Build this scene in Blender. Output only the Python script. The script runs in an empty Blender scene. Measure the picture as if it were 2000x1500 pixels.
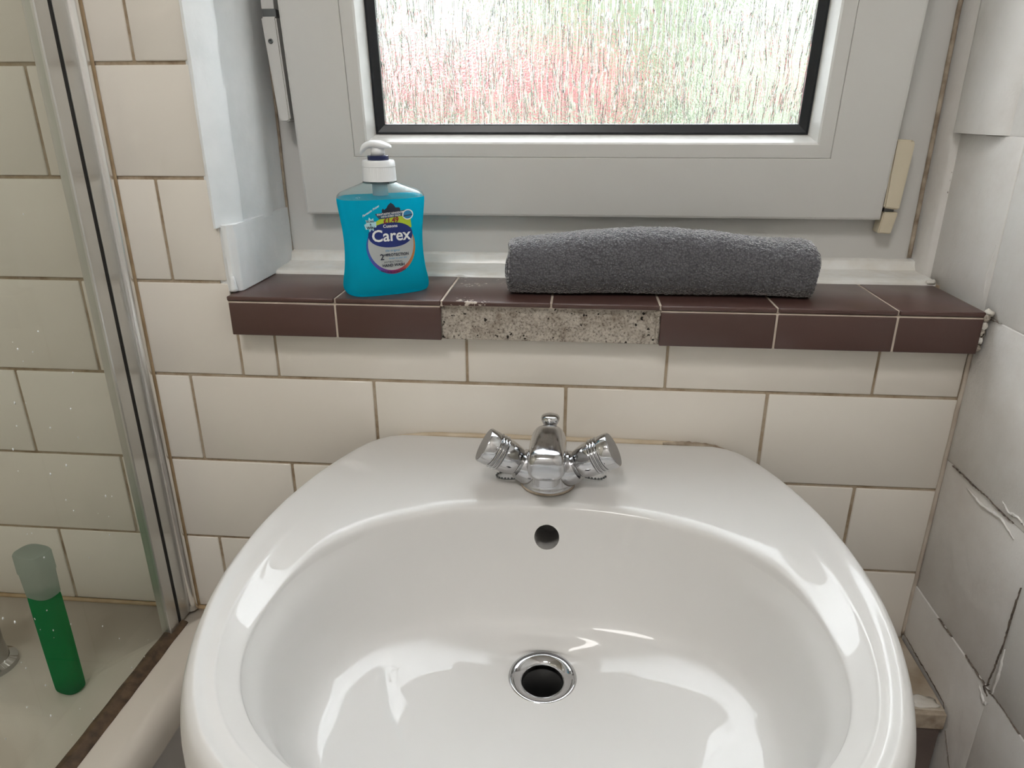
import bpy, bmesh, math, random
from mathutils import Vector, Matrix, noise
random.seed(7)
SC = bpy.context.scene
COL = SC.collection
PI = math.pi

# ------------------------------------------------------------------ camera
cam_d = bpy.data.cameras.new('camera')
cam_d.sensor_fit = 'HORIZONTAL'; cam_d.sensor_width = 36.0
cam_d.lens = 1390.0 / 2000.0 * 36.0
cam_d.clip_start = 0.01
cam = bpy.data.objects.new('camera', cam_d); COL.objects.link(cam)
yaw, pitch, roll = math.radians(-5.3522), math.radians(-21.2402), math.radians(-0.1326)
fwd = Vector((math.sin(yaw)*math.cos(pitch), math.cos(yaw)*math.cos(pitch), math.sin(pitch)))
rgt = Vector((math.cos(yaw), -math.sin(yaw), 0)); upv = rgt.cross(fwd)
r2 = math.cos(roll)*rgt + math.sin(roll)*upv
u2 = -math.sin(roll)*rgt + math.cos(roll)*upv
M = Matrix((r2, u2, -fwd)).transposed().to_4x4(); M.translation = Vector((0.0388, -0.6838, 0.268))
cam.matrix_world = M
SC.camera = cam

# ------------------------------------------------------------------ world, light, exposure
w = bpy.data.worlds.new('overcast_sky'); SC.world = w; w.use_nodes = True
bg = w.node_tree.nodes['Background']
bg.inputs[0].default_value = (0.90, 0.96, 1.0, 1); bg.inputs[1].default_value = 9.0
SC.view_settings.view_transform = 'Standard'
SC.view_settings.look = 'None'
SC.view_settings.exposure = 0.50
SC.view_settings.gamma = 1.0
SC.view_settings.use_curve_mapping = False
LAMP_STRENGTH = 18.0
SC.cycles.use_denoising = True
SC.cycles.max_bounces = 8; SC.cycles.diffuse_bounces = 3; SC.cycles.glossy_bounces = 3
SC.cycles.transmission_bounces = 6; SC.cycles.transparent_max_bounces = 8
SC.cycles.use_adaptive_sampling = True; SC.cycles.adaptive_threshold = 0.08

# ------------------------------------------------------------------ materials
def new_mat(name):
    m = bpy.data.materials.new(name); m.use_nodes = True
    nt = m.node_tree; b = nt.nodes['Principled BSDF']
    return m, nt, b
def N(nt, t, **kw):
    n = nt.nodes.new(t)
    for k, v in kw.items(): setattr(n, k, v)
    return n
def ramp(nt, fac, stops):
    r = N(nt, 'ShaderNodeValToRGB'); el = r.color_ramp.elements
    while len(el) < len(stops): el.new(0.5)
    for e, (p, c) in zip(el, stops): e.position = p; e.color = (*c, 1)
    nt.links.new(fac, r.inputs[0]); return r.outputs[0]
def noise_tex(nt, scale, detail=4, vec=None, rough=0.5):
    n = N(nt, 'ShaderNodeTexNoise'); n.inputs['Scale'].default_value = scale
    n.inputs['Detail'].default_value = detail; n.inputs['Roughness'].default_value = rough
    if vec is None:
        tc = N(nt, 'ShaderNodeTexCoord'); vec = tc.outputs['Object']
    nt.links.new(vec, n.inputs['Vector']); return n.outputs['Fac']
def bump(nt, b, h, strength, dist):
    n = N(nt, 'ShaderNodeBump'); n.inputs['Strength'].default_value = strength
    n.inputs['Distance'].default_value = dist
    nt.links.new(h, n.inputs['Height']); nt.links.new(n.outputs[0], b.inputs['Normal']); return n
def simple(name, c, rough=0.5, metal=0.0, var=None, scale=30, bmp=0, bscale=200, bdist=0.001, coat=0):
    m, nt, b = new_mat(name)
    b.inputs['Base Color'].default_value = (*c, 1)
    b.inputs['Roughness'].default_value = rough; b.inputs['Metallic'].default_value = metal
    if coat: b.inputs['Coat Weight'].default_value = coat; b.inputs['Coat Roughness'].default_value = 0.05
    if var:
        col = ramp(nt, noise_tex(nt, scale), [(0.35, c), (0.7, var)])
        nt.links.new(col, b.inputs['Base Color'])
    if bmp: bump(nt, b, noise_tex(nt, bscale, 3), bmp, bdist)
    return m

def tile_mat(name, c1, c2, rough, bmp=0.06):
    m, nt, b = new_mat(name)
    oi = N(nt, 'ShaderNodeObjectInfo')
    mix = N(nt, 'ShaderNodeMix', data_type='RGBA')
    mix.inputs['A'].default_value = (*c1, 1); mix.inputs['B'].default_value = (*c2, 1)
    nt.links.new(oi.outputs['Random'], mix.inputs['Factor'])
    nt.links.new(mix.outputs['Result'], b.inputs['Base Color'])
    b.inputs['Roughness'].default_value = rough
    b.inputs['Specular IOR Level'].default_value = 0.5
    if bmp: bump(nt, b, noise_tex(nt, 14, 2), bmp, 0.004)
    return m

MT = {}
MT['tile'] = tile_mat('cream_glazed_tile', (0.83, 0.775, 0.695), (0.865, 0.82, 0.745), 0.06)
def grout_mat():
    m, nt, b = new_mat('stained_grout')
    tc = N(nt, 'ShaderNodeTexCoord')
    f = noise_tex(nt, 22, 6, tc.outputs['Object'], 0.7)
    col = ramp(nt, f, [(0.30, (0.20, 0.13, 0.07)), (0.48, (0.42, 0.33, 0.23)), (0.75, (0.56, 0.50, 0.41))])
    nt.links.new(col, b.inputs['Base Color']); b.inputs['Roughness'].default_value = 0.9
    bump(nt, b, noise_tex(nt, 400, 3), 0.4, 0.001)
    return m
MT['grout'] = grout_mat()
MT['plaster'] = simple('painted_plaster', (0.80, 0.80, 0.79), 0.55, var=(0.72, 0.71, 0.69), scale=18, bmp=0.35, bscale=90, bdist=0.002)
MT['paint_white'] = simple('thick_white_gloss_paint', (0.92, 0.94, 0.95), 0.35, var=(0.85, 0.88, 0.89), scale=30, bmp=0.3, bscale=60, bdist=0.002)
def painted_wall():
    m, nt, b = new_mat('white_painted_tile')
    col = ramp(nt, noise_tex(nt, 9, 6, None, 0.65), [(0.30, (0.79, 0.75, 0.71)), (0.55, (0.87, 0.85, 0.82)), (0.8, (0.90, 0.885, 0.865))])
    nt.links.new(col, b.inputs['Base Color'])
    b.inputs['Roughness'].default_value = 0.42
    a = noise_tex(nt, 35, 5); c = noise_tex(nt, 500, 2)
    ad = N(nt, 'ShaderNodeMath', operation='MULTIPLY_ADD'); ad.inputs[1].default_value = 0.12
    nt.links.new(c, ad.inputs[0]); nt.links.new(a, ad.inputs[2])
    bump(nt, b, ad.outputs[0], 0.5, 0.003)
    return m
MT['painted'] = painted_wall()
MT['crack'] = simple('dark_crack_dirt', (0.12, 0.095, 0.08), 0.9, var=(0.28, 0.235, 0.19), scale=300)
MT['corner_seal'] = simple('beige_corner_sealant', (0.62, 0.55, 0.47), 0.6, var=(0.50, 0.42, 0.34), scale=40)
MT['upvc'] = simple('white_upvc', (0.70, 0.69, 0.66), 0.30)
MT['rubber'] = simple('black_rubber_gasket', (0.010, 0.013, 0.017), 0.35)
MT['cream_plastic'] = simple('yellowed_plastic', (0.74, 0.66, 0.50), 0.4)
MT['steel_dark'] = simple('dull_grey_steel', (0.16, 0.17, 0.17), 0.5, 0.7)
MT['dirt_seal'] = simple('dirty_sealant', (0.52, 0.44, 0.34), 0.6, var=(0.22, 0.16, 0.11), scale=60, bmp=0.4, bscale=200)
MT['white_seal'] = simple('white_filler', (0.78, 0.76, 0.71), 0.5, var=(0.62, 0.57, 0.49), scale=40, bmp=0.4, bscale=120, bdist=0.002)
MT['sub_sill_paint'] = simple('white_gloss_sill_paint', (0.90, 0.90, 0.87), 0.25, var=(0.80, 0.77, 0.70), scale=35, bmp=0.25, bscale=90, bdist=0.002)
MT['brown'] = tile_mat('brown_glazed_tile', (0.082, 0.043, 0.036), (0.098, 0.051, 0.043), 0.30, 0.05)
def brown_chipped():
    m = tile_mat('brown_chipped_tile', (0.082, 0.043, 0.036), (0.098, 0.051, 0.043), 0.30, 0.05)
    nt = m.node_tree; b = nt.nodes['Principled BSDF']
    src = b.inputs['Base Color'].links[0].from_socket
    tc = N(nt, 'ShaderNodeTexCoord')
    f = noise_tex(nt, 190, 3, tc.outputs['Object'], 0.6); g = noise_tex(nt, 28, 1, tc.outputs['Object'])
    mu = N(nt, 'ShaderNodeMath', operation='MULTIPLY'); nt.links.new(f, mu.inputs[0]); nt.links.new(g, mu.inputs[1])
    mask = ramp(nt, mu.outputs[0], [(0.385, (0, 0, 0)), (0.40, (1, 1, 1))])
    mix = N(nt, 'ShaderNodeMix', data_type='RGBA'); mix.inputs['B'].default_value = (0.62, 0.55, 0.48, 1)
    nt.links.new(src, mix.inputs['A']); nt.links.new(mask, mix.inputs['Factor'])
    nt.links.new(mix.outputs['Result'], b.inputs['Base Color'])
    return m
MT['brown_chip'] = brown_chipped()
MT['sill_grout'] = simple('pale_grout', (0.66, 0.57, 0.48), 0.85, var=(0.50, 0.42, 0.34), scale=50)
def concrete():
    m, nt, b = new_mat('speckled_concrete')
    tc = N(nt, 'ShaderNodeTexCoord')
    v = N(nt, 'ShaderNodeTexVoronoi'); v.inputs['Scale'].default_value = 260
    nt.links.new(tc.outputs['Object'], v.inputs['Vector'])
    f = noise_tex(nt, 420, 4, tc.outputs['Object'], 0.7)
    g = noise_tex(nt, 60, 5, tc.outputs['Object'], 0.6)
    c1 = ramp(nt, f, [(0.36, (0.20, 0.17, 0.14)), (0.46, (0.46, 0.41, 0.35)), (0.65, (0.62, 0.57, 0.49))])
    c2 = ramp(nt, g, [(0.30, (0.55, 0.50, 0.46)), (0.55, (1, 1, 1))])
    mu = N(nt, 'ShaderNodeMix', data_type='RGBA', blend_type='MULTIPLY'); mu.inputs['Factor'].default_value = 1
    nt.links.new(c1, mu.inputs['A']); nt.links.new(c2, mu.inputs['B'])
    nd = noise_tex(nt, 230, 1, tc.outputs['Object'])
    dk = ramp(nt, nd, [(0.285, (0.05, 0.045, 0.04)), (0.31, (1, 1, 1))])
    mu2 = N(nt, 'ShaderNodeMix', data_type='RGBA', blend_type='MULTIPLY'); mu2.inputs['Factor'].default_value = 1
    nt.links.new(mu.outputs['Result'], mu2.inputs['A']); nt.links.new(dk, mu2.inputs['B'])
    nt.links.new(mu2.outputs['Result'], b.inputs['Base Color'])
    b.inputs['Roughness'].default_value = 0.9
    bump(nt, b, f, 0.7, 0.002)
    return m
MT['concrete'] = concrete()
MT['ceramic'] = simple('white_vitreous_china', (0.725, 0.71, 0.688), 0.33, coat=0.4)
MT['ceramic'].node_tree.nodes['Principled BSDF'].inputs['Coat Roughness'].default_value = 0.02
MT['ceramic'].node_tree.nodes['Principled BSDF'].inputs['Specular IOR Level'].default_value = 0.20
MT['bath'] = simple('cream_acrylic_bath', (0.74, 0.68, 0.60), 0.16)
MT['panel'] = simple('white_bath_panel', (0.64, 0.62, 0.60), 0.35)
MT['chrome'] = simple('chrome', (0.56, 0.56, 0.57), 0.06, 1.0)
MT['cap_satin'] = simple('dull_satin_cap', (0.30, 0.30, 0.31), 0.35, 0.8)
def worn_chrome():
    m, nt, b = new_mat('water_marked_chrome')
    b.inputs['Metallic'].default_value = 1.0; b.inputs['Base Color'].default_value = (0.50, 0.50, 0.51, 1)
    f = noise_tex(nt, 160, 5, None, 0.7)
    r = ramp(nt, f, [(0.35, (0.05,)*3), (0.75, (0.30,)*3)])
    nt.links.new(r, b.inputs['Roughness']); return m
MT['chrome_worn'] = worn_chrome()
MT['alu'] = simple('satin_aluminium', (0.62, 0.62, 0.60), 0.28, 0.85, bmp=0.0)
MT['alu_bright'] = simple('polished_aluminium', (0.82, 0.81, 0.79), 0.18, 0.9)
MT['black'] = simple('matt_black', (0.01, 0.01, 0.01), 0.6)
MT['mould'] = simple('mouldy_brown_seal', (0.15, 0.095, 0.055), 0.6, var=(0.045, 0.03, 0.02), scale=90, bmp=0.5, bscale=150)
MT['tan_pale'] = simple('yellowed_sealant', (0.66, 0.56, 0.42), 0.5, var=(0.56, 0.45, 0.31), scale=50, bmp=0.3, bscale=150)
MT['tan_seal'] = simple('tan_silicone', (0.50, 0.37, 0.22), 0.5, var=(0.38, 0.26, 0.14), scale=60, bmp=0.3, bscale=150)

def mixed_glass(name, tint, spec=1.0):
    # clear sheet glass: straight-through transmission plus fresnel reflection
    m, nt, b = new_mat(name); out = nt.nodes['Material Output']; nt.nodes.remove(b)
    t = N(nt, 'ShaderNodeBsdfTransparent'); t.inputs[0].default_value = (*tint, 1)
    g = N(nt, 'ShaderNodeBsdfGlossy'); g.inputs['Roughness'].default_value = 0.02
    fr = N(nt, 'ShaderNodeFresnel'); fr.inputs[0].default_value = 1.35
    mx = N(nt, 'ShaderNodeMixShader')
    geo = N(nt, 'ShaderNodeNewGeometry'); sub = N(nt, 'ShaderNodeMath', operation='SUBTRACT'); sub.inputs[0].default_value = 1.0
    nt.links.new(geo.outputs['Backfacing'], sub.inputs[1])
    mul = N(nt, 'ShaderNodeMath', operation='MULTIPLY'); nt.links.new(fr.outputs[0], mul.inputs[0]); nt.links.new(sub.outputs[0], mul.inputs[1])
    nt.links.new(mul.outputs[0], mx.inputs[0]); nt.links.new(t.outputs[0], mx.inputs[1]); nt.links.new(g.outputs[0], mx.inputs[2])
    nt.links.new(mx.outputs[0], out.inputs[0]); return m
MT['screen_glass'] = mixed_glass('greenish_screen_glass', (0.93, 0.945, 0.925))

def obscured_glass():
    m, nt, b = new_mat('obscured_rain_glass'); out = nt.nodes['Material Output']; nt.nodes.remove(b)
    tc = N(nt, 'ShaderNodeTexCoord')
    mp = N(nt, 'ShaderNodeMapping'); mp.inputs['Scale'].default_value = (1.0, 1.0, 0.07)
    nt.links.new(tc.outputs['Object'], mp.inputs[0])
    # gentle wobble so the runs meander
    wob = N(nt, 'ShaderNodeTexNoise'); wob.inputs['Scale'].default_value = 25
    nt.links.new(tc.outputs['Object'], wob.inputs['Vector'])
    vm = N(nt, 'ShaderNodeVectorMath', operation='MULTIPLY_ADD'); vm.inputs[1].default_value = (0.006, 0, 0)
    nt.links.new(wob.outputs['Color'], vm.inputs[0]); nt.links.new(mp.outputs[0], vm.inputs[2])
    n1 = noise_tex(nt, 240, 2, vm.outputs[0], 0.5)
    n2 = noise_tex(nt, 420, 2, tc.outputs['Object'], 0.5)
    rdg = N(nt, 'ShaderNodeMath', operation='SUBTRACT'); rdg.inputs[1].default_value = 0.5; nt.links.new(n1, rdg.inputs[0])
    ab = N(nt, 'ShaderNodeMath', operation='ABSOLUTE'); nt.links.new(rdg.outputs[0], ab.inputs[0])
    cl = N(nt, 'ShaderNodeMath', operation='MINIMUM'); cl.inputs[1].default_value = 0.03; nt.links.new(ab.outputs[0], cl.inputs[0])
    ml = N(nt, 'ShaderNodeMath', operation='MULTIPLY'); ml.inputs[1].default_value = 34.0; nt.links.new(cl.outputs[0], ml.inputs[0])
    ad = N(nt, 'ShaderNodeMath', operation='MULTIPLY_ADD'); ad.inputs[1].default_value = 0.45
    nt.links.new(n2, ad.inputs[0]); nt.links.new(ml.outputs[0], ad.inputs[2])
    bp = N(nt, 'ShaderNodeBump'); bp.inputs['Strength'].default_value = 0.55; bp.inputs['Distance'].default_value = 0.0022
    nt.links.new(ad.outputs[0], bp.inputs['Height'])
    g = N(nt, 'ShaderNodeBsdfGlass'); g.inputs['Roughness'].default_value = 0.08; g.inputs['IOR'].default_value = 1.45
    nt.links.new(bp.outputs[0], g.inputs['Normal'])
    nt.links.new(g.outputs[0], out.inputs[0]); return m
MT['obscured'] = obscured_glass()

def liquid(name, col, trans=0.7, ior=1.36, rough=0.03):
    m, nt, b = new_mat(name); out = nt.nodes['Material Output']; nt.nodes.remove(b)
    g = N(nt, 'ShaderNodeBsdfGlass'); g.inputs['Color'].default_value = (*col, 1); g.inputs['IOR'].default_value = ior; g.inputs['Roughness'].default_value = rough
    d = N(nt, 'ShaderNodeBsdfTranslucent'); d.inputs[0].default_value = (*[c*0.95 for c in col], 1)
    e = N(nt, 'ShaderNodeBsdfDiffuse'); e.inputs[0].default_value = (*[c*0.9 for c in col], 1)
    a = N(nt, 'ShaderNodeMixShader'); a.inputs[0].default_value = 0.3
    nt.links.new(d.outputs[0], a.inputs[1]); nt.links.new(e.outputs[0], a.inputs[2])
    x = N(nt, 'ShaderNodeMixShader'); x.inputs[0].default_value = trans
    nt.links.new(a.outputs[0], x.inputs[1]); nt.links.new(g.outputs[0], x.inputs[2])
    nt.links.new(x.outputs[0], out.inputs[0]); return m
MT['blue_soap'] = liquid('blue_liquid_soap', (0.02, 0.80, 1.0), 0.30)
MT['green_gel'] = liquid('green_gel', (0.04, 0.56, 0.24), 0.40, 1.36, 0.06)
MT['clear'] = liquid('clear_plastic', (0.93, 0.97, 0.97), 0.93, 1.22, 0.02)
MT['frost'] = liquid('frosted_plastic', (0.72, 0.78, 0.74), 0.30, 1.3, 0.2)
MT['white_plastic'] = simple('white_plastic', (0.88, 0.90, 0.91), 0.28)
MT['navy'] = simple('navy_print', (0.012, 0.03, 0.20), 0.3)
MT['navy_ring'] = simple('navy_plastic', (0.01, 0.018, 0.075), 0.3)
MT['lab_grey'] = simple('silver_print', (0.47, 0.50, 0.50), 0.35)
MT['lab_white'] = simple('white_print', (0.9, 0.92, 0.92), 0.35)
MT['lab_pale'] = simple('pale_blue_print', (0.50, 0.80, 0.86), 0.35)
MT['lab_green'] = simple('lime_print', (0.52, 0.68, 0.04), 0.35)
MT['lab_red'] = simple('dark_red_print', (0.28, 0.02, 0.03), 0.35)
MT['lab_blue'] = simple('mid_blue_print', (0.03, 0.28, 0.55), 0.35)
MT['lab_dark'] = simple('slate_blue_print', (0.03, 0.09, 0.17), 0.35)
MT['lab_black'] = simple('dark_print', (0.012, 0.02, 0.045), 0.35)
def rainbow():
    m, nt, b = new_mat('rainbow_rim_print')
    tc = N(nt, 'ShaderNodeTexCoord'); sp = N(nt, 'ShaderNodeSeparateXYZ'); nt.links.new(tc.outputs['Object'], sp.inputs[0])
    mr = N(nt, 'ShaderNodeMapRange'); mr.inputs['From Min'].default_value = -0.022; mr.inputs['From Max'].default_value = 0.022
    nt.links.new(sp.outputs['X'], mr.inputs['Value'])
    col = ramp(nt, mr.outputs[0], [(0.0, (0.03, 0.10, 0.40)), (0.25, (0.10, 0.06, 0.35)), (0.5, (0.24, 0.015, 0.16)), (0.75, (0.40, 0.04, 0.07)), (1.0, (0.55, 0.22, 0.06))])
    nt.links.new(col, b.inputs['Base Color']); b.inputs['Roughness'].default_value = 0.35; return m
MT['rainbow'] = rainbow()

def towel_mat():
    m, nt, b = new_mat('grey_terry_cloth')
    tc = N(nt, 'ShaderNodeTexCoord')
    v = N(nt, 'ShaderNodeTexVoronoi'); v.inputs['Scale'].default_value = 520
    nt.links.new(tc.outputs['Object'], v.inputs['Vector'])
    col = ramp(nt, v.outputs['Distance'], [(0.15, (0.175, 0.175, 0.19)), (0.75, (0.085, 0.085, 0.095))])
    nt.links.new(col, b.inputs['Base Color']); b.inputs['Roughness'].default_value = 0.95
    b.inputs['Sheen Weight'].default_value = 1.0; b.inputs['Sheen Roughness'].default_value = 0.35
    inv = N(nt, 'ShaderNodeMath', operation='SUBTRACT'); inv.inputs[0].default_value = 1.0
    nt.links.new(v.outputs['Distance'], inv.inputs[1])
    bump(nt, b, inv.outputs[0], 0.9, 0.0016)
    return m
MT['towel'] = towel_mat()
MT['floor'] = simple('grey_vinyl', (0.32, 0.29, 0.26), 0.4, var=(0.25, 0.22, 0.2), scale=12)
MT['ceiling'] = simple('white_ceiling_paint', (0.84, 0.83, 0.81), 0.8)
MT['box_brown'] = simple('dark_brown_boxing_tile', (0.15, 0.115, 0.10), 0.35, var=(0.12, 0.09, 0.08), scale=20)
MT['box_top'] = simple('dirty_boxing_ledge', (0.56, 0.49, 0.40), 0.5, var=(0.34, 0.27, 0.19), scale=25)

# ------------------------------------------------------------------ geometry helpers
def link(name, me, mat, parent=None, loc=None, smooth=False):
    o = bpy.data.objects.new(name, me); COL.objects.link(o)
    if mat is not None and len(me.materials) == 0: me.materials.append(MT[mat] if isinstance(mat, str) else mat)
    if loc is not None: o.location = loc
    if parent is not None:
        o.parent = parent
    if smooth:
        for p in me.polygons: p.use_smooth = True
    return o
def bm_mesh(bm, name, smooth=False, recalc=True):
    if recalc: bmesh.ops.recalc_face_normals(bm, faces=bm.faces)
    me = bpy.data.meshes.new(name); bm.to_mesh(me); bm.free()
    if smooth:
        for p in me.polygons: p.use_smooth = True
    return me
def empty(name, loc=(0, 0, 0), rot=(0, 0, 0)):
    o = bpy.data.objects.new(name, None); COL.objects.link(o)
    o.location = loc; o.rotation_euler = rot; o.empty_display_size = 0.03; return o
def tag(o, label=None, cat=None, group=None, kind=None):
    if label: o['label'] = label
    if cat: o['category'] = cat
    if group: o['group'] = group
    if kind: o['kind'] = kind
    return o
def add_box(bm, x0, x1, y0, y1, z0, z1, bev=0.0, seg=2):
    vs = [bm.verts.new(p) for p in ((x0,y0,z0),(x1,y0,z0),(x1,y1,z0),(x0,y1,z0),(x0,y0,z1),(x1,y0,z1),(x1,y1,z1),(x0,y1,z1))]
    fs = [bm.faces.new([vs[i] for i in q]) for q in ((0,1,5,4),(1,2,6,5),(2,3,7,6),(3,0,4,7),(4,5,6,7),(3,2,1,0))]
    if bev:
        es = set(e for f in fs for e in f.edges)
        bmesh.ops.bevel(bm, geom=list(es), offset=bev, segments=seg, affect='EDGES', profile=0.5)
def box_mesh(name, x0, x1, y0, y1, z0, z1, bev=0.0, seg=2):
    bm = bmesh.new(); add_box(bm, x0, x1, y0, y1, z0, z1, bev, seg); return bm_mesh(bm, name)
def box(name, dims, mat, parent=None, bev=0.0, seg=2):
    return link(name, box_mesh(name, *dims, bev, seg), mat, parent)
def rings_mesh(name, rings, close_u=True, cap0=False, cap1=False, loop_v=False, smooth=True):
    """rings: list of lists of points, all the same length"""
    bm = bmesh.new(); V = [[bm.verts.new(p) for p in r] for r in rings]
    n = len(rings[0]); m = len(rings)
    for i in range(m if loop_v else m - 1):
        a, b = V[i], V[(i + 1) % m]
        for j in range(n if close_u else n - 1):
            k = (j + 1) % n
            try: bm.faces.new((a[j], a[k], b[k], b[j]))
            except ValueError: pass
    if cap0: bm.faces.new(V[0][::-1])
    if cap1: bm.faces.new(V[-1])
    return bm_mesh(bm, name, smooth)
def lathe_mesh(name, prof, seg=40, mtx=None, cap=True, smooth=True):
    """prof: list of (r, h) ; revolves about local z, then mtx"""
    mtx = mtx or Matrix.Identity(4)
    rings = [[mtx @ Vector((r*math.cos(2*PI*j/seg), r*math.sin(2*PI*j/seg), h)) for j in range(seg)] for r, h in prof]
    return rings_mesh(name, rings, True, cap, cap, False, smooth)
def sharp(o, deg=35):
    me = o.data
    for p in me.polygons: p.use_smooth = True
    me.set_sharp_from_angle(angle=math.radians(deg)); return o
def axis_mtx(p, d):
    d = Vector(d).normalized(); q = d.to_track_quat('Z', 'Y'); return Matrix.Translation(p) @ q.to_matrix().to_4x4()
def tube_mesh(name, pts, r, seg=10, closed=False):
    pts = [Vector(p) for p in pts]; rings = []
    n = len(pts)
    for i, p in enumerate(pts):
        t = (pts[min(i+1, n-1)] - pts[max(i-1, 0)]).normalized()
        a = t.cross(Vector((0, 1, 0))) if abs(t.z) > 0.8 else t.cross(Vector((0, 0, 1)))
        a.normalize(); b = a.cross(t)
        rr = r[i] if isinstance(r, (list, tuple)) else r
        rings.append([p + rr*(math.cos(2*PI*j/seg)*a + math.sin(2*PI*j/seg)*b) for j in range(seg)])
    return rings_mesh(name, rings, True, True, True)
def sup(t, a, b, n):
    c, s = math.cos(t), math.sin(t)
    return (a*math.copysign(abs(c)**(2/n), c), b*math.copysign(abs(s)**(2/n), s))
def lerp_table(tab, x):
    if x <= tab[0][0]: return tab[0][1:]
    for a, b in zip(tab, tab[1:]):
        if x <= b[0]:
            t = (x - a[0])/(b[0] - a[0]); return tuple(p + (q - p)*t for p, q in zip(a[1:], b[1:]))
    return tab[-1][1:]
def catmull(rows, sub):
    out = []; n = len(rows)
    for i in range(n - 1):
        p0, p1, p2, p3 = rows[max(i-1, 0)], rows[i], rows[i+1], rows[min(i+2, n-1)]
        for k in range(sub):
            t = k/sub
            out.append(tuple(0.5*((2*b) + (c - a)*t + (2*a - 5*b + 4*c - d)*t*t + (3*b - a - 3*c + d)*t**3) for a, b, c, d in zip(p0, p1, p2, p3)))
    out.append(tuple(rows[-1])); return out

# ------------------------------------------------------------------ room shell
XR = 0.4175; XL = -1.08; YF = -1.75; ZF = -0.86; ZC = 1.50
bm = bmesh.new()
add_box(bm, XL, -0.325, 0.0015, 0.20, ZF, ZC)                 # left of the window
add_box(bm, -0.325, 0.4235, 0.0015, 0.20, ZF, 0.0525)         # below the sill
add_box(bm, -0.325, 0.4235, 0.0015, 0.20, 1.30, ZC)            # lintel
add_box(bm, -0.325, 0.4235, 0.0875, 0.20, 0.0525, 0.0925)     # behind the sill bed
wall_back = link('wall_back', bm_mesh(bm, 'wall_back'), 'grout'); tag(wall_back, 'cream tiled wall with stained grout under the window', kind='structure')
B_ = 0.10231; A_ = 0.2025; G = 0.0016
OFFS = {-2: -0.4836, -1: -0.3747, 0: -0.2744, 1: -0.3745, 2: -0.2731, 3: -0.3741}
cache = {}
def wall_tile(x0, x1, z0, z1):
    key = (round(x1 - x0, 4), round(z1 - z0, 4))
    if key not in cache:
        w_, h_ = (x1 - x0)/2, (z1 - z0)/2
        me = box_mesh('wall_tile', -w_, w_, 0.0, 0.005, -h_, h_, 0.0011, 2)
        me.materials.append(MT['tile'])
        for p in me.polygons: p.use_smooth = True
        me.set_sharp_from_angle(angle=math.radians(50))
        cache[key] = me
    o = bpy.data.objects.new('tile', cache[key]); COL.objects.link(o)
    o.location = ((x0 + x1)/2, random.uniform(-0.0003, 0.0003), (z0 + z1)/2)
    o.rotation_euler = (random.uniform(-.003, .003), 0, random.uniform(-.002, .002))
    o.parent = wall_back
def clip_tiles(row, xa, xb, zlo=None, zhi=None):
    z1 = -(row - 1)*B_ - G; z0 = -row*B_ + G
    if zlo is not None: z0 = max(z0, zlo)
    if zhi is not None: z1 = min(z1, zhi)
    if z1 - z0 < 0.01: return
    off = OFFS.get(row, -0.3747 if row % 2 else -0.2744)
    n0 = int(math.floor((xa - off)/A_))
    for n in range(n0, n0 + 12):
        x0 = off + n*A_ + G; x1 = off + (n + 1)*A_ - G
        a, b = max(x0, xa), min(x1, xb)
        if b - a > 0.006: wall_tile(a, b, z0, z1)
for row in range(-6, 7):
    z_top = -(row - 1)*B_
    if row < 0:
        clip_tiles(row, XL + 0.002, -0.3168 if row == -1 else -0.3190)
    elif row == 0:
        clip_tiles(row, XL + 0.002, -0.3155)           # beside and under the left end of the sill
        # the piece under the sill
        off = OFFS[0]
    else:
        clip_tiles(row, XL + 0.002 if row < 5 else -0.36, XR - 0.002)
# row 0 under the sill: cut below the sill's underside
for a, b in ((-0.3125, -0.2757), (-0.2731, -0.0732), (-0.0706, 0.1293), (0.1319, 0.3318), (0.3344, 0.4140)):
    wall_tile(a, b, G, 0.0498)
# pale bead where the sill meets the wall tiles
tube = tube_mesh('sealant', [(x, -0.0005, 0.0513 + 0.0006*noise.noise((x*60, 1, 2))) for x in [-0.310 + 0.72*i/60 for i in range(61)]], 0.0019, 8)
link('sealant', tube, 'white_seal', wall_back)

# right wall: base plaster, 6 inch tiles under thick paint
wall_right = box('wall_right', (XR + 0.0013, XR + 0.12, YF, 0.26, ZF, ZC), 'painted'); tag(wall_right, 'white painted tiled wall with cracked joints', kind='structure')
zrows = [0.243, 0.0868, -0.0655, -0.2195, -0.372, -0.5245, -0.677, -0.83]
for r in range(len(zrows) - 1):
    z1, z0 = zrows[r], zrows[r + 1]
    ys = [0.113, -0.0008] + [-0.0008 - 0.1515*k for k in range(1, 8)]
    if r > 0: ys[0] = 0.03
    for c in range(len(ys) - 1):
        bm = bmesh.new(); g = 0.0002
        xo = random.uniform(-0.0008, 0.0006) if (r, c) != (0, 0) else 0.0
        add_box(bm, XR + xo, XR + 0.0075, ys[c+1] + g, ys[c] - g, z0 + g, z1 - g, 0.0009, 2)
        o = link('tile', bm_mesh(bm, 'painted_tile'), 'painted', wall_right)
        sharp(o, 50)
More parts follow.
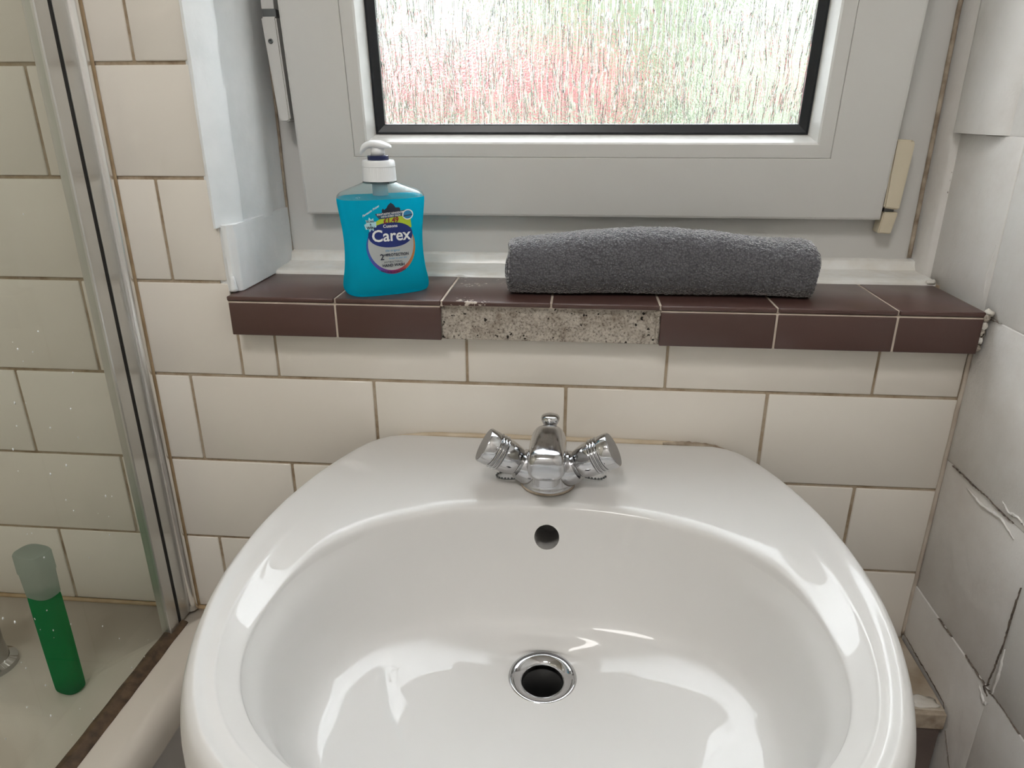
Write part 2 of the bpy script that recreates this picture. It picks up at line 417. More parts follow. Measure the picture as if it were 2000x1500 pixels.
# plaster above the tiles on the right wall, with the rounded bulge by the window
bm = bmesh.new(); add_box(bm, XR + 0.001, XR + 0.0075, YF, 0.034, 0.2438, ZC)
link('plaster_skim', bm_mesh(bm, 'plaster_skim'), 'painted', wall_right)
def vertical_profile(name, pts, z0, z1, mat, parent, nz=40, amp=0.0, seed=0, endamp=0.0):
    rings = []
    for i in range(nz + 1):
        z = z0 + (z1 - z0)*i/nz
        ring = []
        for k, (x, y) in enumerate(pts):
            d = amp*noise.noise((z*28 + seed, k*0.9, seed))
            zz = z + (endamp*noise.noise((k*1.7, seed, 3.0)) if i == 0 else 0)
            ring.append((x + d, y + d*0.6, zz))
        rings.append(ring)
    return link(name, rings_mesh(name, rings, True, True, True), mat, parent)
def arc(cx, cy, r, a0, a1, n):
    return [(cx + r*math.cos(math.radians(a0 + (a1-a0)*i/n)), cy + r*math.sin(math.radians(a0 + (a1-a0)*i/n))) for i in range(n+1)]
bul = [(XR + 0.008, 0.020), (XR + 0.0005, 0.026), (XR - 0.003, 0.032), (XR - 0.0075, 0.042), (XR - 0.0095, 0.058), (XR - 0.0098, 0.085), (XR - 0.0090, 0.105), (XR - 0.007, 0.113), (XR - 0.004, 0.116), (XR + 0.008, 0.117)]
o = vertical_profile('plaster_bulge', bul, 0.2435, 1.30, 'painted', wall_right, 50, 0.0006, 3, 0.0)
sharp(o, 60)
rev = [(XR + 0.008, 0.110), (XR - 0.0045, 0.1115), (XR - 0.0065, 0.1145), (XR - 0.0085, 0.128), (XR - 0.0105, 0.160), (XR + 0.008, 0.161)]
o = vertical_profile('reveal_plaster', rev, 0.0935, 1.30, 'painted', wall_right, 60, 0.0005, 8); sharp(o, 60)
box('trim_strip', (XR - 0.002, XR + 0.0055, 0.1135, 0.26, ZF, 0.0935), 'painted', wall_right)
# cracks and scabs along the painted joints
def crack(pts, wmax, seed):
    """pts in (y, z) on the right wall"""
    rnd = random.Random(seed); P = []
    for (a, b) in zip(pts, pts[1:]):
        n = max(4, int(math.dist(a, b)/0.0025))
        for i in range(n): P.append((a[0] + (b[0]-a[0])*i/n + rnd.uniform(-.0006, .0006), a[1] + (b[1]-a[1])*i/n + rnd.uniform(-.0006, .0006)))
    P.append(pts[-1])
    bm = bmesh.new(); rows = []
    for i, p in enumerate(P):
        q = P[min(i+1, len(P)-1)]; s = P[max(i-1, 0)]
        t = Vector((q[0]-s[0], q[1]-s[1])).normalized(); nn = Vector((-t.y, t.x))
        wd = wmax*0.65*(0.25 + 0.75*abs(noise.noise((i*0.31, seed, 1.5)))*1.6)*(0.2 + 0.8*math.sin(PI*min(max(i/(len(P)-1), 0.04), 0.96)))
        x = XR - 0.0011
        rows.append([bm.verts.new((x, p[0] + nn.x*wd/2, p[1] + nn.y*wd/2)), bm.verts.new((x - 0.0002, p[0], p[1])), bm.verts.new((x, p[0] - nn.x*wd/2, p[1] - nn.y*wd/2)), bm.verts.new((x + 0.002, p[0], p[1]))])
    for a, b in zip(rows, rows[1:]):
        for j in range(4): bm.faces.new((a[j], a[(j+1) % 4], b[(j+1) % 4], b[j]))
    link('crack', bm_mesh(bm, 'crack'), 'crack', wall_right)
crack([(-0.014, -0.0660), (-0.035, -0.0652), (-0.052, -0.0657), (-0.078, -0.0640), (-0.100, -0.0655), (-0.122, -0.0648)], 0.0022, 1)
crack([(-0.110, -0.2180), (-0.135, -0.2195), (-0.152, -0.2200), (-0.17, -0.2180), (-0.20, -0.2195)], 0.0016, 2)
crack([(-0.1525, -0.108), (-0.1518, -0.14), (-0.1530, -0.165), (-0.1500, -0.200), (-0.148, -0.2185)], 0.0022, 3)
crack([(-0.150, -0.214), (-0.1455, -0.2215), (-0.1525, -0.2260)], 0.0055, 4)
crack([(-0.055, -0.2200), (-0.083, -0.2190)], 0.0012, 5)
crack([(-0.004, 0.0868), (-0.022, 0.0860), (-0.034, 0.0872)], 0.0018, 7)
crack([(0.112, 0.236), (0.1115, 0.20), (0.1123, 0.165), (0.1115, 0.125)], 0.0016, 9)
crack([(-0.0020, -0.284), (-0.03, -0.2855), (-0.065, -0.2860), (-0.098, -0.2880), (-0.104, -0.296)], 0.0040, 12)
crack([(-0.112, -0.31), (-0.135, -0.34), (-0.165, -0.345)], 0.0025, 13)
# ridges of filler next to the cracks
def ridge(pts, r, seed):
    P = []
    for a, b in zip(pts, pts[1:]):
        for i in range(10):
            t = i/10; P.append((XR - 0.0002, a[0] + (b[0]-a[0])*t + 0.0012*noise.noise((t*9, seed, 0)), a[1] + (b[1]-a[1])*t + 0.0012*noise.noise((t*9, seed, 5))))
    n = len(P)
    link('filler_ridge', tube_mesh('filler_ridge', P, [r*(0.3 + abs(math.sin(PI*i/(n-1))))*(0.7 + 0.5*noise.noise((i*.5, seed, 1))) for i in range(n)], 8), 'painted', wall_right)
ridge([(-0.045, -0.0735), (-0.075, -0.0755), (-0.105, -0.0705), (-0.13, -0.078)], 0.0016, 1)
ridge([(-0.100, -0.056), (-0.112, -0.0605), (-0.125, -0.057), (-0.14, -0.060)], 0.0014, 2)
ridge([(-0.1555, -0.17), (-0.158, -0.195), (-0.1565, -0.23)], 0.0016, 3)
ridge([(-0.136, -0.225), (-0.152, -0.235), (-0.158, -0.228)], 0.0020, 4)
ridge([(0.004, 0.15), (0.007, 0.12), (0.002, 0.094)], 0.0010, 5)
# the corner joint between back wall and right wall
cj = [(XR - 0.0012 + 0.0006*noise.noise((z*40, 0, 0)), -0.0004, z) for z in [-0.285 + 0.335*i/50 for i in range(51)]]
link('corner_sealant', tube_mesh('corner_sealant', cj, 0.0022, 8), 'corner_seal', wall_right)

wall_left = box('wall_left', (XL - 0.1, XL, YF, 0.26, ZF, ZC), 'tile'); tag(wall_left, 'cream tiled wall along the bath', kind='structure')
wall_rear = box('wall_rear', (XL - 0.1, XR + 0.12, YF - 0.1, YF, ZF, ZC), 'ceiling'); tag(wall_rear, 'plain white wall at the back of the room', kind='structure')
floor = box('floor', (XL - 0.1, XR + 0.12, YF - 0.1, 0.26, ZF - 0.05, ZF), 'floor'); tag(floor, 'grey vinyl bathroom floor', kind='structure')
ceiling = box('ceiling', (XL - 0.1, XR + 0.12, YF - 0.1, 0.26, ZC, ZC + 0.05), 'ceiling'); tag(ceiling, 'white painted bathroom ceiling', kind='structure')

# left window reveal: thick painted upper part over a shorter tiled part
trim_1 = empty('trim_1', (-0.302, 0.07, 0.093)); tag(trim_1, 'thick white painted window reveal left of the soap bottle', kind='structure')
def rel(o, parent):     # keep world-space mesh under a moved empty
    o.parent = parent; o.matrix_parent_inverse = Matrix.Translation(-Vector(parent.location)); return o
upper = [(-0.330, 0.160), (-0.330, 0.004), (-0.3200, -0.0015), (-0.3195, -0.0050), (-0.3170, -0.0056), (-0.3105, 0.0060), (-0.3035, 0.0215), (-0.3030, 0.0260), (-0.3052, 0.0285), (-0.3085, 0.0320), (-0.3090, 0.0420), (-0.3072, 0.0540), (-0.3038, 0.0660), (-0.3010, 0.0780), (-0.3008, 0.0900), (-0.3030, 0.1020), (-0.3062, 0.1130), (-0.3055, 0.1240), (-0.3030, 0.1340), (-0.3020, 0.160)]
o = vertical_profile('painted_reveal', upper, 0.1575, 1.30, 'paint_white', None, 90, 0.0008, 5, 0.004); sharp(o, 40); rel(o, trim_1)
lower = [(-0.330, 0.160), (-0.330, 0.004), (-0.3180, 0.0010), (-0.3150, -0.0006), (-0.3120, -0.0025), (-0.3085, -0.0020), (-0.3065, 0.0005), (-0.3035, 0.0020), (-0.3020, 0.0050), (-0.3018, 0.100), (-0.3010, 0.118), (-0.3005, 0.145), (-0.3010, 0.160)]
o = vertical_profile('reveal_tile', lower, 0.0935, 0.160, 'paint_white', None, 16, 0.0004, 9, 0.0); sharp(o, 40); rel(o, trim_1)
bmv = [(-0.3085 + 0.0012*noise.noise((i, 0, 1)), -0.0035, 0.0945 + 0.0025*i + 0.001*noise.noise((i, 2, 1))) for i in range(7)]
o = link('paint_drip', tube_mesh('paint_drip', bmv, [0.0042, 0.0040, 0.0034, 0.0030, 0.0026, 0.0022, 0.0015], 8), 'paint_white'); rel(o, trim_1)

# ------------------------------------------------------------------ window: outer frame, tilted sash, obscured pane
win = empty('window_1', (0.045, 0.14, 0.1)); tag(win, 'white plastic window tilted inward with obscured glass', kind='structure')
def mitred(name, sec, x0, x1, s0, s1, mat, xf, sides='blrt'):
    """sec: (o, d) polygon; o = distance from the outer edge, d = depth. One mesh for each side, mitred."""
    def P(side_corner, o, d):
        cx, cs = side_corner
        return xf(x0 + o if cx == 0 else x1 - o, s0 + o if cs == 0 else s1 - o, d)
    ends = {'b': ((0, 0), (1, 0)), 'r': ((1, 0), (1, 1)), 't': ((1, 1), (0, 1)), 'l': ((0, 1), (0, 0))}
    for s in sides:
        a, b = ends[s]
        me = rings_mesh(name, [[P(a, o, d) for o, d in sec], [P(b, o, d) for o, d in sec]], True, True, True, smooth=False)
        rel(link(name, me, mat), win)
frame_xf = lambda x, s, d: Vector((x, 0.14 + d, s))
mitred('frame_rail', [(0, 0.07), (0, 0.0), (0.052, 0.0), (0.055, 0.003), (0.055, 0.07)], -0.3165, 0.4030, 0.1070, 1.30, 'upvc', frame_xf)
# sub sill: gently sloping white strip between brown tiles and frame
ss = [[(-0.304 + 0.7165*i/70, y, z + 0.0006*noise.noise((i*0.35, y*40, 2))) for y, z in ((0.0860, 0.0925), (0.0868, 0.0952), (0.0900, 0.0966), (0.1000, 0.0975), (0.1200, 0.0985), (0.1300, 0.0995), (0.1330, 0.1045), (0.1340, 0.1085), (0.1420, 0.1110), (0.1520, 0.1110), (0.1520, 0.0925))] for i in range(71)]
rel(sharp(link('sub_sill', rings_mesh('sub_sill', ss, True, True, True), 'sub_sill_paint'), 50), win)
TILT = math.radians(5.5); Z0 = 0.1545; Y0 = 0.12
sash_xf = lambda x, s, d: Vector((x, Y0 - s*math.sin(TILT) + d*math.cos(TILT), Z0 + s*math.cos(TILT) + d*math.sin(TILT)))
SX0, SX1, SS1 = -0.2722, 0.3590, 1.12
mitred('sash_rail', [(0.001, 0.050), (0.0, 0.003), (0.0008, 0.0008), (0.003, 0.0), (0.0630, 0.0), (0.0635, 0.0006), (0.0635, 0.050)], SX0, SX1, 0, SS1, 'upvc', sash_xf)
mitred('glazing_bead', [(0.0637, 0.030), (0.0637, 0.0010), (0.0642, 0.0004), (0.0772, 0.0003), (0.0790, 0.0020), (0.0845, 0.021), (0.0850, 0.030)], SX0, SX1, 0, SS1, 'upvc', sash_xf)
mitred('gasket', [(0.0846, 0.031), (0.0846, 0.0200), (0.0870, 0.0192), (0.0935, 0.0225), (0.0945, 0.0235), (0.0945, 0.031)], SX0, SX1, 0, SS1, 'rubber', sash_xf)
# pane in its own upright frame so the texture runs down the glass
pane = link('obscured_pane', box_mesh('obscured_pane', SX0 + 0.086, SX1 - 0.086, 0.0242, 0.0282, 0.086, SS1 - 0.086), 'obscured')
pane.parent = win; pane.matrix_parent_inverse = Matrix.Translation(-Vector(win.location))
pane.location = (0, Y0, Z0); pane.rotation_euler = (TILT, 0, 0)
# dark sealant lines along the frame
sl = [(0.4035 + 0.0006*noise.noise((z*50, 1, 0)), 0.1385, z) for z in [0.112 + 0.85*i/90 for i in range(91)]]
rel(link('sealant', tube_mesh('sealant', sl, 0.0024, 8), MT['dirt_seal']), win)
sl = [(-0.3020 + 0.0005*noise.noise((z*50, 4, 0)), 0.1385, z) for z in [0.104 + 0.85*i/90 for i in range(91)]]
rel(link('sealant', tube_mesh('sealant', sl, 0.0018, 8), MT['dirt_seal']), win)
# hinge cover (yellowed) at the right, foot below it
def slab(name, outline, y0, y1, mat, bev=0.0015):
    bm = bmesh.new(); vs = [bm.verts.new((x, y0, z)) for x, z in outline]; f = bm.faces.new(vs)
    r = bmesh.ops.extrude_face_region(bm, geom=[f])
    bmesh.ops.translate(bm, verts=[v for v in r['geom'] if isinstance(v, bmesh.types.BMVert)], vec=(0, y1 - y0, 0))
    bmesh.ops.bevel(bm, geom=[e for e in bm.edges], offset=bev, segments=2, affect='EDGES')
    return sharp(link(name, bm_mesh(bm, name), mat), 40)
h1 = [(0.3600, 0.1675), (0.3760, 0.1655), (0.3795, 0.2300)] + [(0.3755 + 0.004*math.cos(a), 0.2320 + 0.004*math.sin(a)) for a in (0.4, 0.9, 1.5)] + [(0.3640, 0.2365), (0.3600, 0.2365)]
rel(slab('hinge_cover', h1, 0.120, 0.139, 'cream_plastic'), win)
h2 = [(0.3590, 0.1410), (0.3725, 0.1400), (0.3765, 0.1630), (0.3615, 0.1630)]
rel(slab('hinge_foot', h2, 0.122, 0.139, 'cream_plastic', 0.001), win)
rel(box('hinge_gap_shade', (0.3630, 0.3735, 0.127, 0.138, 0.1600, 0.1690), 'steel_dark', bev=0.0008), win)  # dark block between cover and foot, stands in for the gap's shade
# scissor stay at the left: white cover with a screw, dark arm above it
sc_xf = sash_xf
st = [(-0.2962, 0.3560), (-0.2800, 0.3560), (-0.2760, 0.2560), (-0.2790, 0.2535), (-0.2860, 0.2535), (-0.2890, 0.2575)]
rel(slab('stay_cover', st, 0.1120, 0.139, 'upvc'), win)
o = link('screw', lathe_mesh('screw', [(0.0001, 0.0008), (0.0012, 0.0008), (0.0013, 0.0015), (0.0024, 0.0013), (0.0026, 0.0)], 16, axis_mtx((-0.2880, 0.1122, 0.3330), (0, -1, 0))), 'steel_dark'); rel(o, win)
rel(box('stay_arm', (-0.2945, -0.2800, 0.1140, 0.1300, 0.3558, 0.3632), 'steel_dark', bev=0.0005), win)
rel(box('stay_rail', (-0.2950, -0.2815, 0.1140, 0.138, 0.3632, 1.28), 'upvc', bev=0.0005), win)

# ------------------------------------------------------------------ window sill of brown tiles
sill = empty('window_sill', (0.05, 0.03, 0.0525)); tag(sill, 'brown tiled window sill with two edge tiles missing over the basin', kind='structure')
ST, TT = 0.093, 0.0055
xj = [-0.3105, -0.1990, -0.0925, 0.0145, 0.1180, 0.2262, 0.3345, 0.4105]
g = 0.0009
rel(box('concrete_core', (-0.3085, 0.4105, -0.0150, 0.0872, 0.0528, 0.0872), 'concrete', bev=0.0008), sill)
rel(box('grout_bed', (-0.3095, 0.4115, -0.0178, 0.0868, 0.0872, 0.0923), 'sill_grout'), sill)
for i in range(7):
    mt = 'brown_chip' if i in (2,) else 'brown'
    x1 = xj[i+1] - (g if i < 6 else 0)
    o = box('sill_tile', (xj[i] + g, x1, -0.0205 + random.uniform(-.0004, .0004), 0.0862, ST - TT + 0.0007, ST + random.uniform(-.0002, .0002)), mt, None, 0.0012, 2)
    rel(sharp(o, 50), sill)
for i in (0, 1, 4, 5, 6):
    x0 = xj[i] + g + (0.0015 if i == 0 else 0); x1 = xj[i+1] - g
    if i == 6: x1 = 0.4095
    o = box('edge_tile', (x0, x1, -0.0205, -0.0148, 0.0532, 0.0866), 'brown', None, 0.0009, 2)
    rel(sharp(o, 50), sill)
for a, b in ((-0.3085, -0.0940), (0.1192, 0.4090)):
    rel(box('joint_grout', (a, b, -0.0198, -0.0150, 0.0535, 0.0878), 'sill_grout'), sill)
# crumbled mortar at the ends of the gap and at the right wall
def lump(name, c, r, mat, seed, par, sub=2):
    bm = bmesh.new(); bmesh.ops.create_icosphere(bm, subdivisions=sub, radius=1)
    for v in bm.verts:
        k = 1 + 0.45*noise.noise(v.co*1.7 + Vector((seed, 0, 0)))
        v.co = Vector((v.co.x*r[0]*k + c[0], v.co.y*r[1]*k + c[1], v.co.z*r[2]*k + c[2]))
    o = link(name, bm_mesh(bm, name, True), mat); rel(o, par); return o
lump('mortar_lump', (0.1165, -0.0165, 0.0850), (0.0045, 0.003, 0.004), 'concrete', 1, sill)
lump('mortar_lump', (0.1172, -0.0160, 0.0700), (0.0022, 0.002, 0.016), 'concrete', 2, sill)
for k in range(5):
    lump('mortar_lump', (0.4115, -0.0160 - 0.001*k, 0.0580 + 0.0075*k), (0.0028, 0.003, 0.0042), 'white_seal' if k % 2 else 'concrete', 10 + k, sill, 2)
lump('mortar_lump', (0.4135, -0.018, 0.0925), (0.004, 0.006, 0.003), 'white_seal', 31, sill)
lump('mortar_lump', (0.4080, 0.088, 0.0960), (0.005, 0.004, 0.003), 'white_seal', 33, sill)

# ------------------------------------------------------------------ wash basin
CX = 0.0203
half = [(0, 0.0), (0, 0.168), (-0.006, 0.182), (-0.02, 0.193), (-0.05, 0.208), (-0.09, 0.2235), (-0.14, 0.2360), (-0.19, 0.2425), (-0.245, 0.2435), (-0.285, 0.2395), (-0.325, 0.2310), (-0.36, 0.219), (-0.39, 0.203), (-0.415, 0.184), (-0.44, 0.153), (-0.458, 0.115), (-0.468, 0.07), (-0.472, 0.0)]
half = [(y, w_*1.012) for y, w_ in half]
poly = [(w_, y) for y, w_ in half] + [(-w_, y) for y, w_ in half[::-1]]
CC = (0.0, -0.26)
def ray_poly(t):
    dx, dy = math.cos(t), math.sin(t); best = 0
    for (ax, ay), (bx, by) in zip(poly, poly[1:] + poly[:1]):
        ex, ey = bx - ax, by - ay; den = dx*ey - dy*ex
        if abs(den) < 1e-12: continue
        s = ((ax - CC[0])*ey - (ay - CC[1])*ex)/den; u = ((ax - CC[0])*dy - (ay - CC[1])*dx)/den
        if s > 0 and -1e-9 <= u <= 1 + 1e-9: best = max(best, s)
    return best
NS = 144
TH = [2*PI*j/NS + 0.0001 for j in range(NS)]
rad = [ray_poly(t) for t in TH]
for _ in range(2): rad = [(rad[j-1] + 2*rad[j] + rad[(j+1) % NS])/4 for j in range(NS)]
OUT = [(CX + CC[0] + r*math.cos(t), min(CC[1] + r*math.sin(t), -0.0012)) for r, t in zip(rad, TH)]
def inner_ring(a, yb, yf, n):
    cy = (yb + yf)/2; b_ = (yb - yf)/2; pts = []
    for t in TH:                     # matched by polar angle so that quads stay regular
        c, s = math.cos(t), math.sin(t)
        # ray from (CX, cy) with direction stretched to the ring's aspect
        tt = math.atan2(s*(0.30/0.40 if True else 1)*1.0, c*1.0)
        r = (abs(math.cos(tt)/a)**n + abs(math.sin(tt)/b_)**n)**(-1/n)
        pts.append((CX + r*math.cos(tt), cy + r*math.sin(tt)))
    return pts
LIP = inner_ring(0.199, -0.134, -0.437, 2.25)
rings = []
def lerp_ring(t, z): return [(o[0] + (i[0]-o[0])*t, o[1] + (i[1]-o[1])*t, z) for o, i in zip(OUT, LIP)]
def scaled(k, z, cy=-0.20): return [(CX + (o[0]-CX)*k, cy + (o[1]-cy)*k, z) for o in OUT]
under = [(0.42, -0.250), (0.62, -0.222), (0.80, -0.176), (0.91, -0.140), (0.975, -0.112), (1.0, -0.092)]
for k, z in catmull(under, 3)[:-1]: rings.append(scaled(k, z))
def inset_ring(e, z):
    out = []
    for o, i in zip(OUT, LIP):
        L = math.hypot(i[0]-o[0], i[1]-o[1]); out.append((o[0] + (i[0]-o[0])*e/L, o[1] + (i[1]-o[1])*e/L, z))
    return out
def mix_ring(t, z, zd, e0=0.010):
    """z: height over the side rim, zd: over the flat tap deck at the back"""
    out = []
    for o, i in zip(OUT, LIP):
        L = math.hypot(i[0]-o[0], i[1]-o[1]); k = (e0 + (L - e0)*t)/L
        wd = min(1.0, max(0.0, (L - 0.055)/0.055)); wd = wd*wd*(3 - 2*wd)
        out.append((o[0] + (i[0]-o[0])*k, o[1] + (i[1]-o[1])*k, z + (zd - z)*wd))
    return out
for e, z in catmull([(0.0, -0.092), (0.0002, -0.083), (0.0010, -0.0745), (0.0030, -0.0655), (0.0058, -0.0598), (0.0100, -0.0568)], 3)[:-1]: rings.append(inset_ring(e, z))
prof = [(0.0, -0.0568, -0.0568), (0.04, -0.0565, -0.0562), (0.09, -0.0569, -0.0562), (0.24, -0.0592, -0.0570), (0.40, -0.0600, -0.0574), (0.46, -0.0602, -0.0576), (0.50, -0.0608, -0.0578), (0.55, -0.0620, -0.0580), (0.75, -0.0656, -0.0590), (0.90, -0.0684, -0.0612), (0.95, -0.0695, -0.0632), (0.98, -0.0706, -0.0660), (1.0, -0.0728, -0.0728)]
for t, z, zd in catmull(prof, 3)[:-1]: rings.append(mix_ring(t, z, zd))
bowl = [(0.199, -0.134, -0.437, 2.25, -0.0728), (0.1968, -0.1356, -0.4345, 2.25, -0.0775), (0.1905, -0.1400, -0.428, 2.27, -0.0900), (0.186, -0.1465, -0.422, 2.3, -0.106), (0.180, -0.1590, -0.414, 2.38, -0.128), (0.172, -0.1710, -0.405, 2.5, -0.1450), (0.163, -0.1785, -0.396, 2.6, -0.1530), (0.152, -0.1835, -0.384, 2.6, -0.1570), (0.132, -0.1870, -0.362, 2.5, -0.1600), (0.095, -0.1905, -0.320, 2.3, -0.1645), (0.055, -0.1935, -0.276, 2.05, -0.1690), (0.0290, -0.1930, -0.2510, 2.0, -0.1720), (0.0215, -0.2005, -0.2435, 2.0, -0.1740)]
for a, yb, yf, n, z in catmull(bowl, 5): rings.append([(x, y, z) for x, y in inner_ring(a, yb, yf, n)])
rings.append([(x, y, -0.245) for x, y in inner_ring(0.0215, -0.2005, -0.2435, 2.0)])
basin = empty('wash_basin', (CX, -0.2, -0.25))
tag(basin, 'white oval ceramic wash basin fixed under the window sill', 'basin')
me = rings_mesh('bowl', rings, True, loop_v=True)
bowl_o = link('bowl', me, 'ceramic'); rel(bowl_o, basin)
# overflow hole bored into the back slope
OV = Vector((0.0187, -0.1405, -0.0900)); OVD = Vector((0, -0.93, 0.37)).normalized()
cut_me = lathe_mesh('cutter', [(0.0112, -0.085), (0.0112, 0.02)], 32, axis_mtx(OV, OVD))
cut = bpy.data.objects.new('cutter', cut_me); COL.objects.link(cut)
md = bowl_o.modifiers.new('bore', 'BOOLEAN'); md.operation = 'DIFFERENCE'; md.object = cut; md.solver = 'EXACT'
bpy.context.view_layer.update()
dg = bpy.context.evaluated_depsgraph_get()
nm = bpy.data.meshes.new_from_object(bowl_o.evaluated_get(dg)); bowl_o.modifiers.clear()
bowl_o.data = nm; bpy.data.objects.remove(cut)
for p in nm.polygons: p.use_smooth = True
nm.set_sharp_from_angle(angle=math.radians(48))
# waste: chrome flange and dark tube
WX, WY, WZ = CX, -0.222, -0.1728
drain = link('waste', lathe_mesh('waste', [(0.0168, -0.035), (0.0166, -0.0035), (0.0172, -0.0020), (0.0190, -0.0005), (0.0225, 0.0010), (0.0265, 0.0022), (0.0278, 0.0020), (0.0284, 0.0008), (0.0280, -0.0015), (0.0208, -0.003), (0.0206, -0.036)], 48, Matrix.Translation((WX, WY, WZ)) @ Matrix.Rotation(math.radians(3), 4, 'X'), False), 'chrome'); rel(drain, basin)
o = link('waste_tube', lathe_mesh('waste_tube', [(0.0001, -0.050), (0.0150, -0.050), (0.0160, -0.030), (0.0163, -0.0065), (0.0167, -0.0065), (0.0167, -0.052), (0.0001, -0.052)], 40, Matrix.Translation((WX, WY, WZ)), False), 'black'); rel(o, basin)
# sealant along the wall
pts = [(CX - 0.172 + 0.344*i/60, -0.0030, -0.0590 - 0.007*(abs(i/60 - 0.5)*2)**8 + 0.0005*noise.noise((i*.4, 0, 0))) for i in range(61)]
o = link('sealant', tube_mesh('sealant', pts, [0.0036 + 0.0006*noise.noise((i*.3, 2, 2)) for i in range(61)], 8), 'tan_pale'); rel(o, basin)
pts = [(CX + 0.112 + 0.100*i/30, -0.0060 - 0.030*max(0, i/30 - 0.55)**1.5, -0.0575 - 0.020*(i/30)**2.6 + 0.0012*noise.noise((i*.6, 3, 0))) for i in range(31)]
o = link('sealant_scab', tube_mesh('sealant_scab', pts, [0.0012 + 0.0030*math.sin(PI*min(1, i/26)) + 0.0012*noise.noise((i*.8, 1, 1)) for i in range(31)], 8), 'dirt_seal'); rel(o, basin)

# ------------------------------------------------------------------ mixer tap
TX, TY, TZ = 0.0172, -0.0965, -0.0575
tap = empty('basin_mixer_tap', (TX, TY, TZ)); tag(tap, 'chrome mixer tap with two ribbed round handles on the basin', 'tap')
o = link('base', lathe_mesh('base', [(0.0250, -0.001), (0.0250, 0.0015), (0.0243, 0.0030), (0.0236, 0.0060), (0.0228, 0.0120), (0.0228, 0.0170), (0.0235, 0.0210), (0.0220, 0.0260), (0.0170, 0.0300), (0.0001, 0.0315)], 48, Matrix.Translation((TX, TY, TZ))), 'chrome_worn'); rel(o, tap)
o = link('base_gasket', lathe_mesh('base_gasket', [(0.0256, -0.0012), (0.0258, 0.0004), (0.0245, 0.0010)], 48, Matrix.Translation((TX, TY, TZ))), 'dirt_seal'); rel(o, tap)
E_ = math.radians(30.5)
for sgn in (-1, 1):
    d = Vector((sgn*math.cos(E_)*0.994, -0.085, math.sin(E_)))
    m0 = axis_mtx(Vector((TX, TY - 0.002, TZ + 0.0050)), d)
    o = link('arm', lathe_mesh('arm', [(0.0110, 0.010), (0.0150, 0.0145), (0.0160, 0.018), (0.0156, 0.024), (0.0148, 0.0285), (0.0142, 0.0300), (0.0105, 0.0302), (0.0105, 0.0335), (0.0001, 0.0335)], 40, m0), 'chrome_worn'); rel(sharp(o, 40), tap)
    prof = [(0.0001, 0.0325), (0.0125, 0.0325), (0.0132, 0.0332), (0.0150, 0.0400), (0.0156, 0.0440), (0.0157, 0.0485)]
    for k in range(3):
        h = 0.0488 + k*0.0030
        prof += [(0.0148, h), (0.0150, h + 0.0003), (0.0166, h + 0.0008), (0.0171, h + 0.0014), (0.0166, h + 0.0021), (0.0150, h + 0.0026)]
    prof += [(0.0150, 0.0582), (0.0163, 0.0586), (0.0165, 0.0595), (0.0165, 0.0672), (0.0160, 0.0681), (0.0001, 0.0682)]
    hd = link('handle', lathe_mesh('handle', prof, 48, m0), 'chrome'); rel(sharp(hd, 40), tap)
    # satin disc let into the end, a sub-part of the handle
    cp = link('cap_disc', lathe_mesh('cap_disc', [(0.0001, 0.0676), (0.0154, 0.0676), (0.0152, 0.0684), (0.0001, 0.0685)], 40, m0), 'cap_satin'); rel(sharp(cp, 40), tap)
    cp.parent = hd; cp.matrix_parent_inverse = Matrix.Identity(4)
# spout
sec = [(-0.0735, -0.0440, 0.0070, 0.0080, 2.3), (-0.0765, -0.0400, 0.0115, 0.0150, 2.4), (-0.0820, -0.0330, 0.0158, 0.0235, 2.7), (-0.0930, -0.0290, 0.0168, 0.0275, 2.9), (-0.1080, -0.0260, 0.0169, 0.0255, 3.1), (-0.1230, -0.0215, 0.0168, 0.0205, 3.3), (-0.1360, -0.0172, 0.0166, 0.0155, 3.3), (-0.1450, -0.0162, 0.0160, 0.0135, 3.2), (-0.1500, -0.0164, 0.0145, 0.0115, 3.0), (-0.1525, -0.0168, 0.0118, 0.0088, 2.8), (-0.1535, -0.0170, 0.0065, 0.0045, 2.5)]
rr = []
for y, zc, hw, hh, n in catmull(sec, 4):
    ring = []
    for j in range(48):
        x_, z_ = sup(2*PI*j/48, hw, hh, n); ring.append((TX + x_, y, zc + z_))
    rr.append(ring)
o = link('spout', rings_mesh('spout', rr, True, True, True), 'chrome_worn'); rel(o, tap)
o = link('spout_outlet', lathe_mesh('spout_outlet', [(0.0095, 0.0), (0.0115, 0.0008), (0.0118, 0.010), (0.0001, 0.011)], 32, Matrix.Translation((TX, -0.139, -0.0355))), 'chrome_worn'); rel(sharp(o, 40), tap)
# lift knob behind
o = link('lift_knob', lathe_mesh('lift_knob', [(0.0028, -0.030), (0.0028, -0.013), (0.0055, -0.0125), (0.0056, -0.0095), (0.0064, -0.0050), (0.0083, -0.0012), (0.0088, 0.0012), (0.0080, 0.0030), (0.0050, 0.0042), (0.0001, 0.0046)], 32, Matrix.Translation((0.0178, -0.0790, -0.0018))), 'chrome'); rel(o, tap)
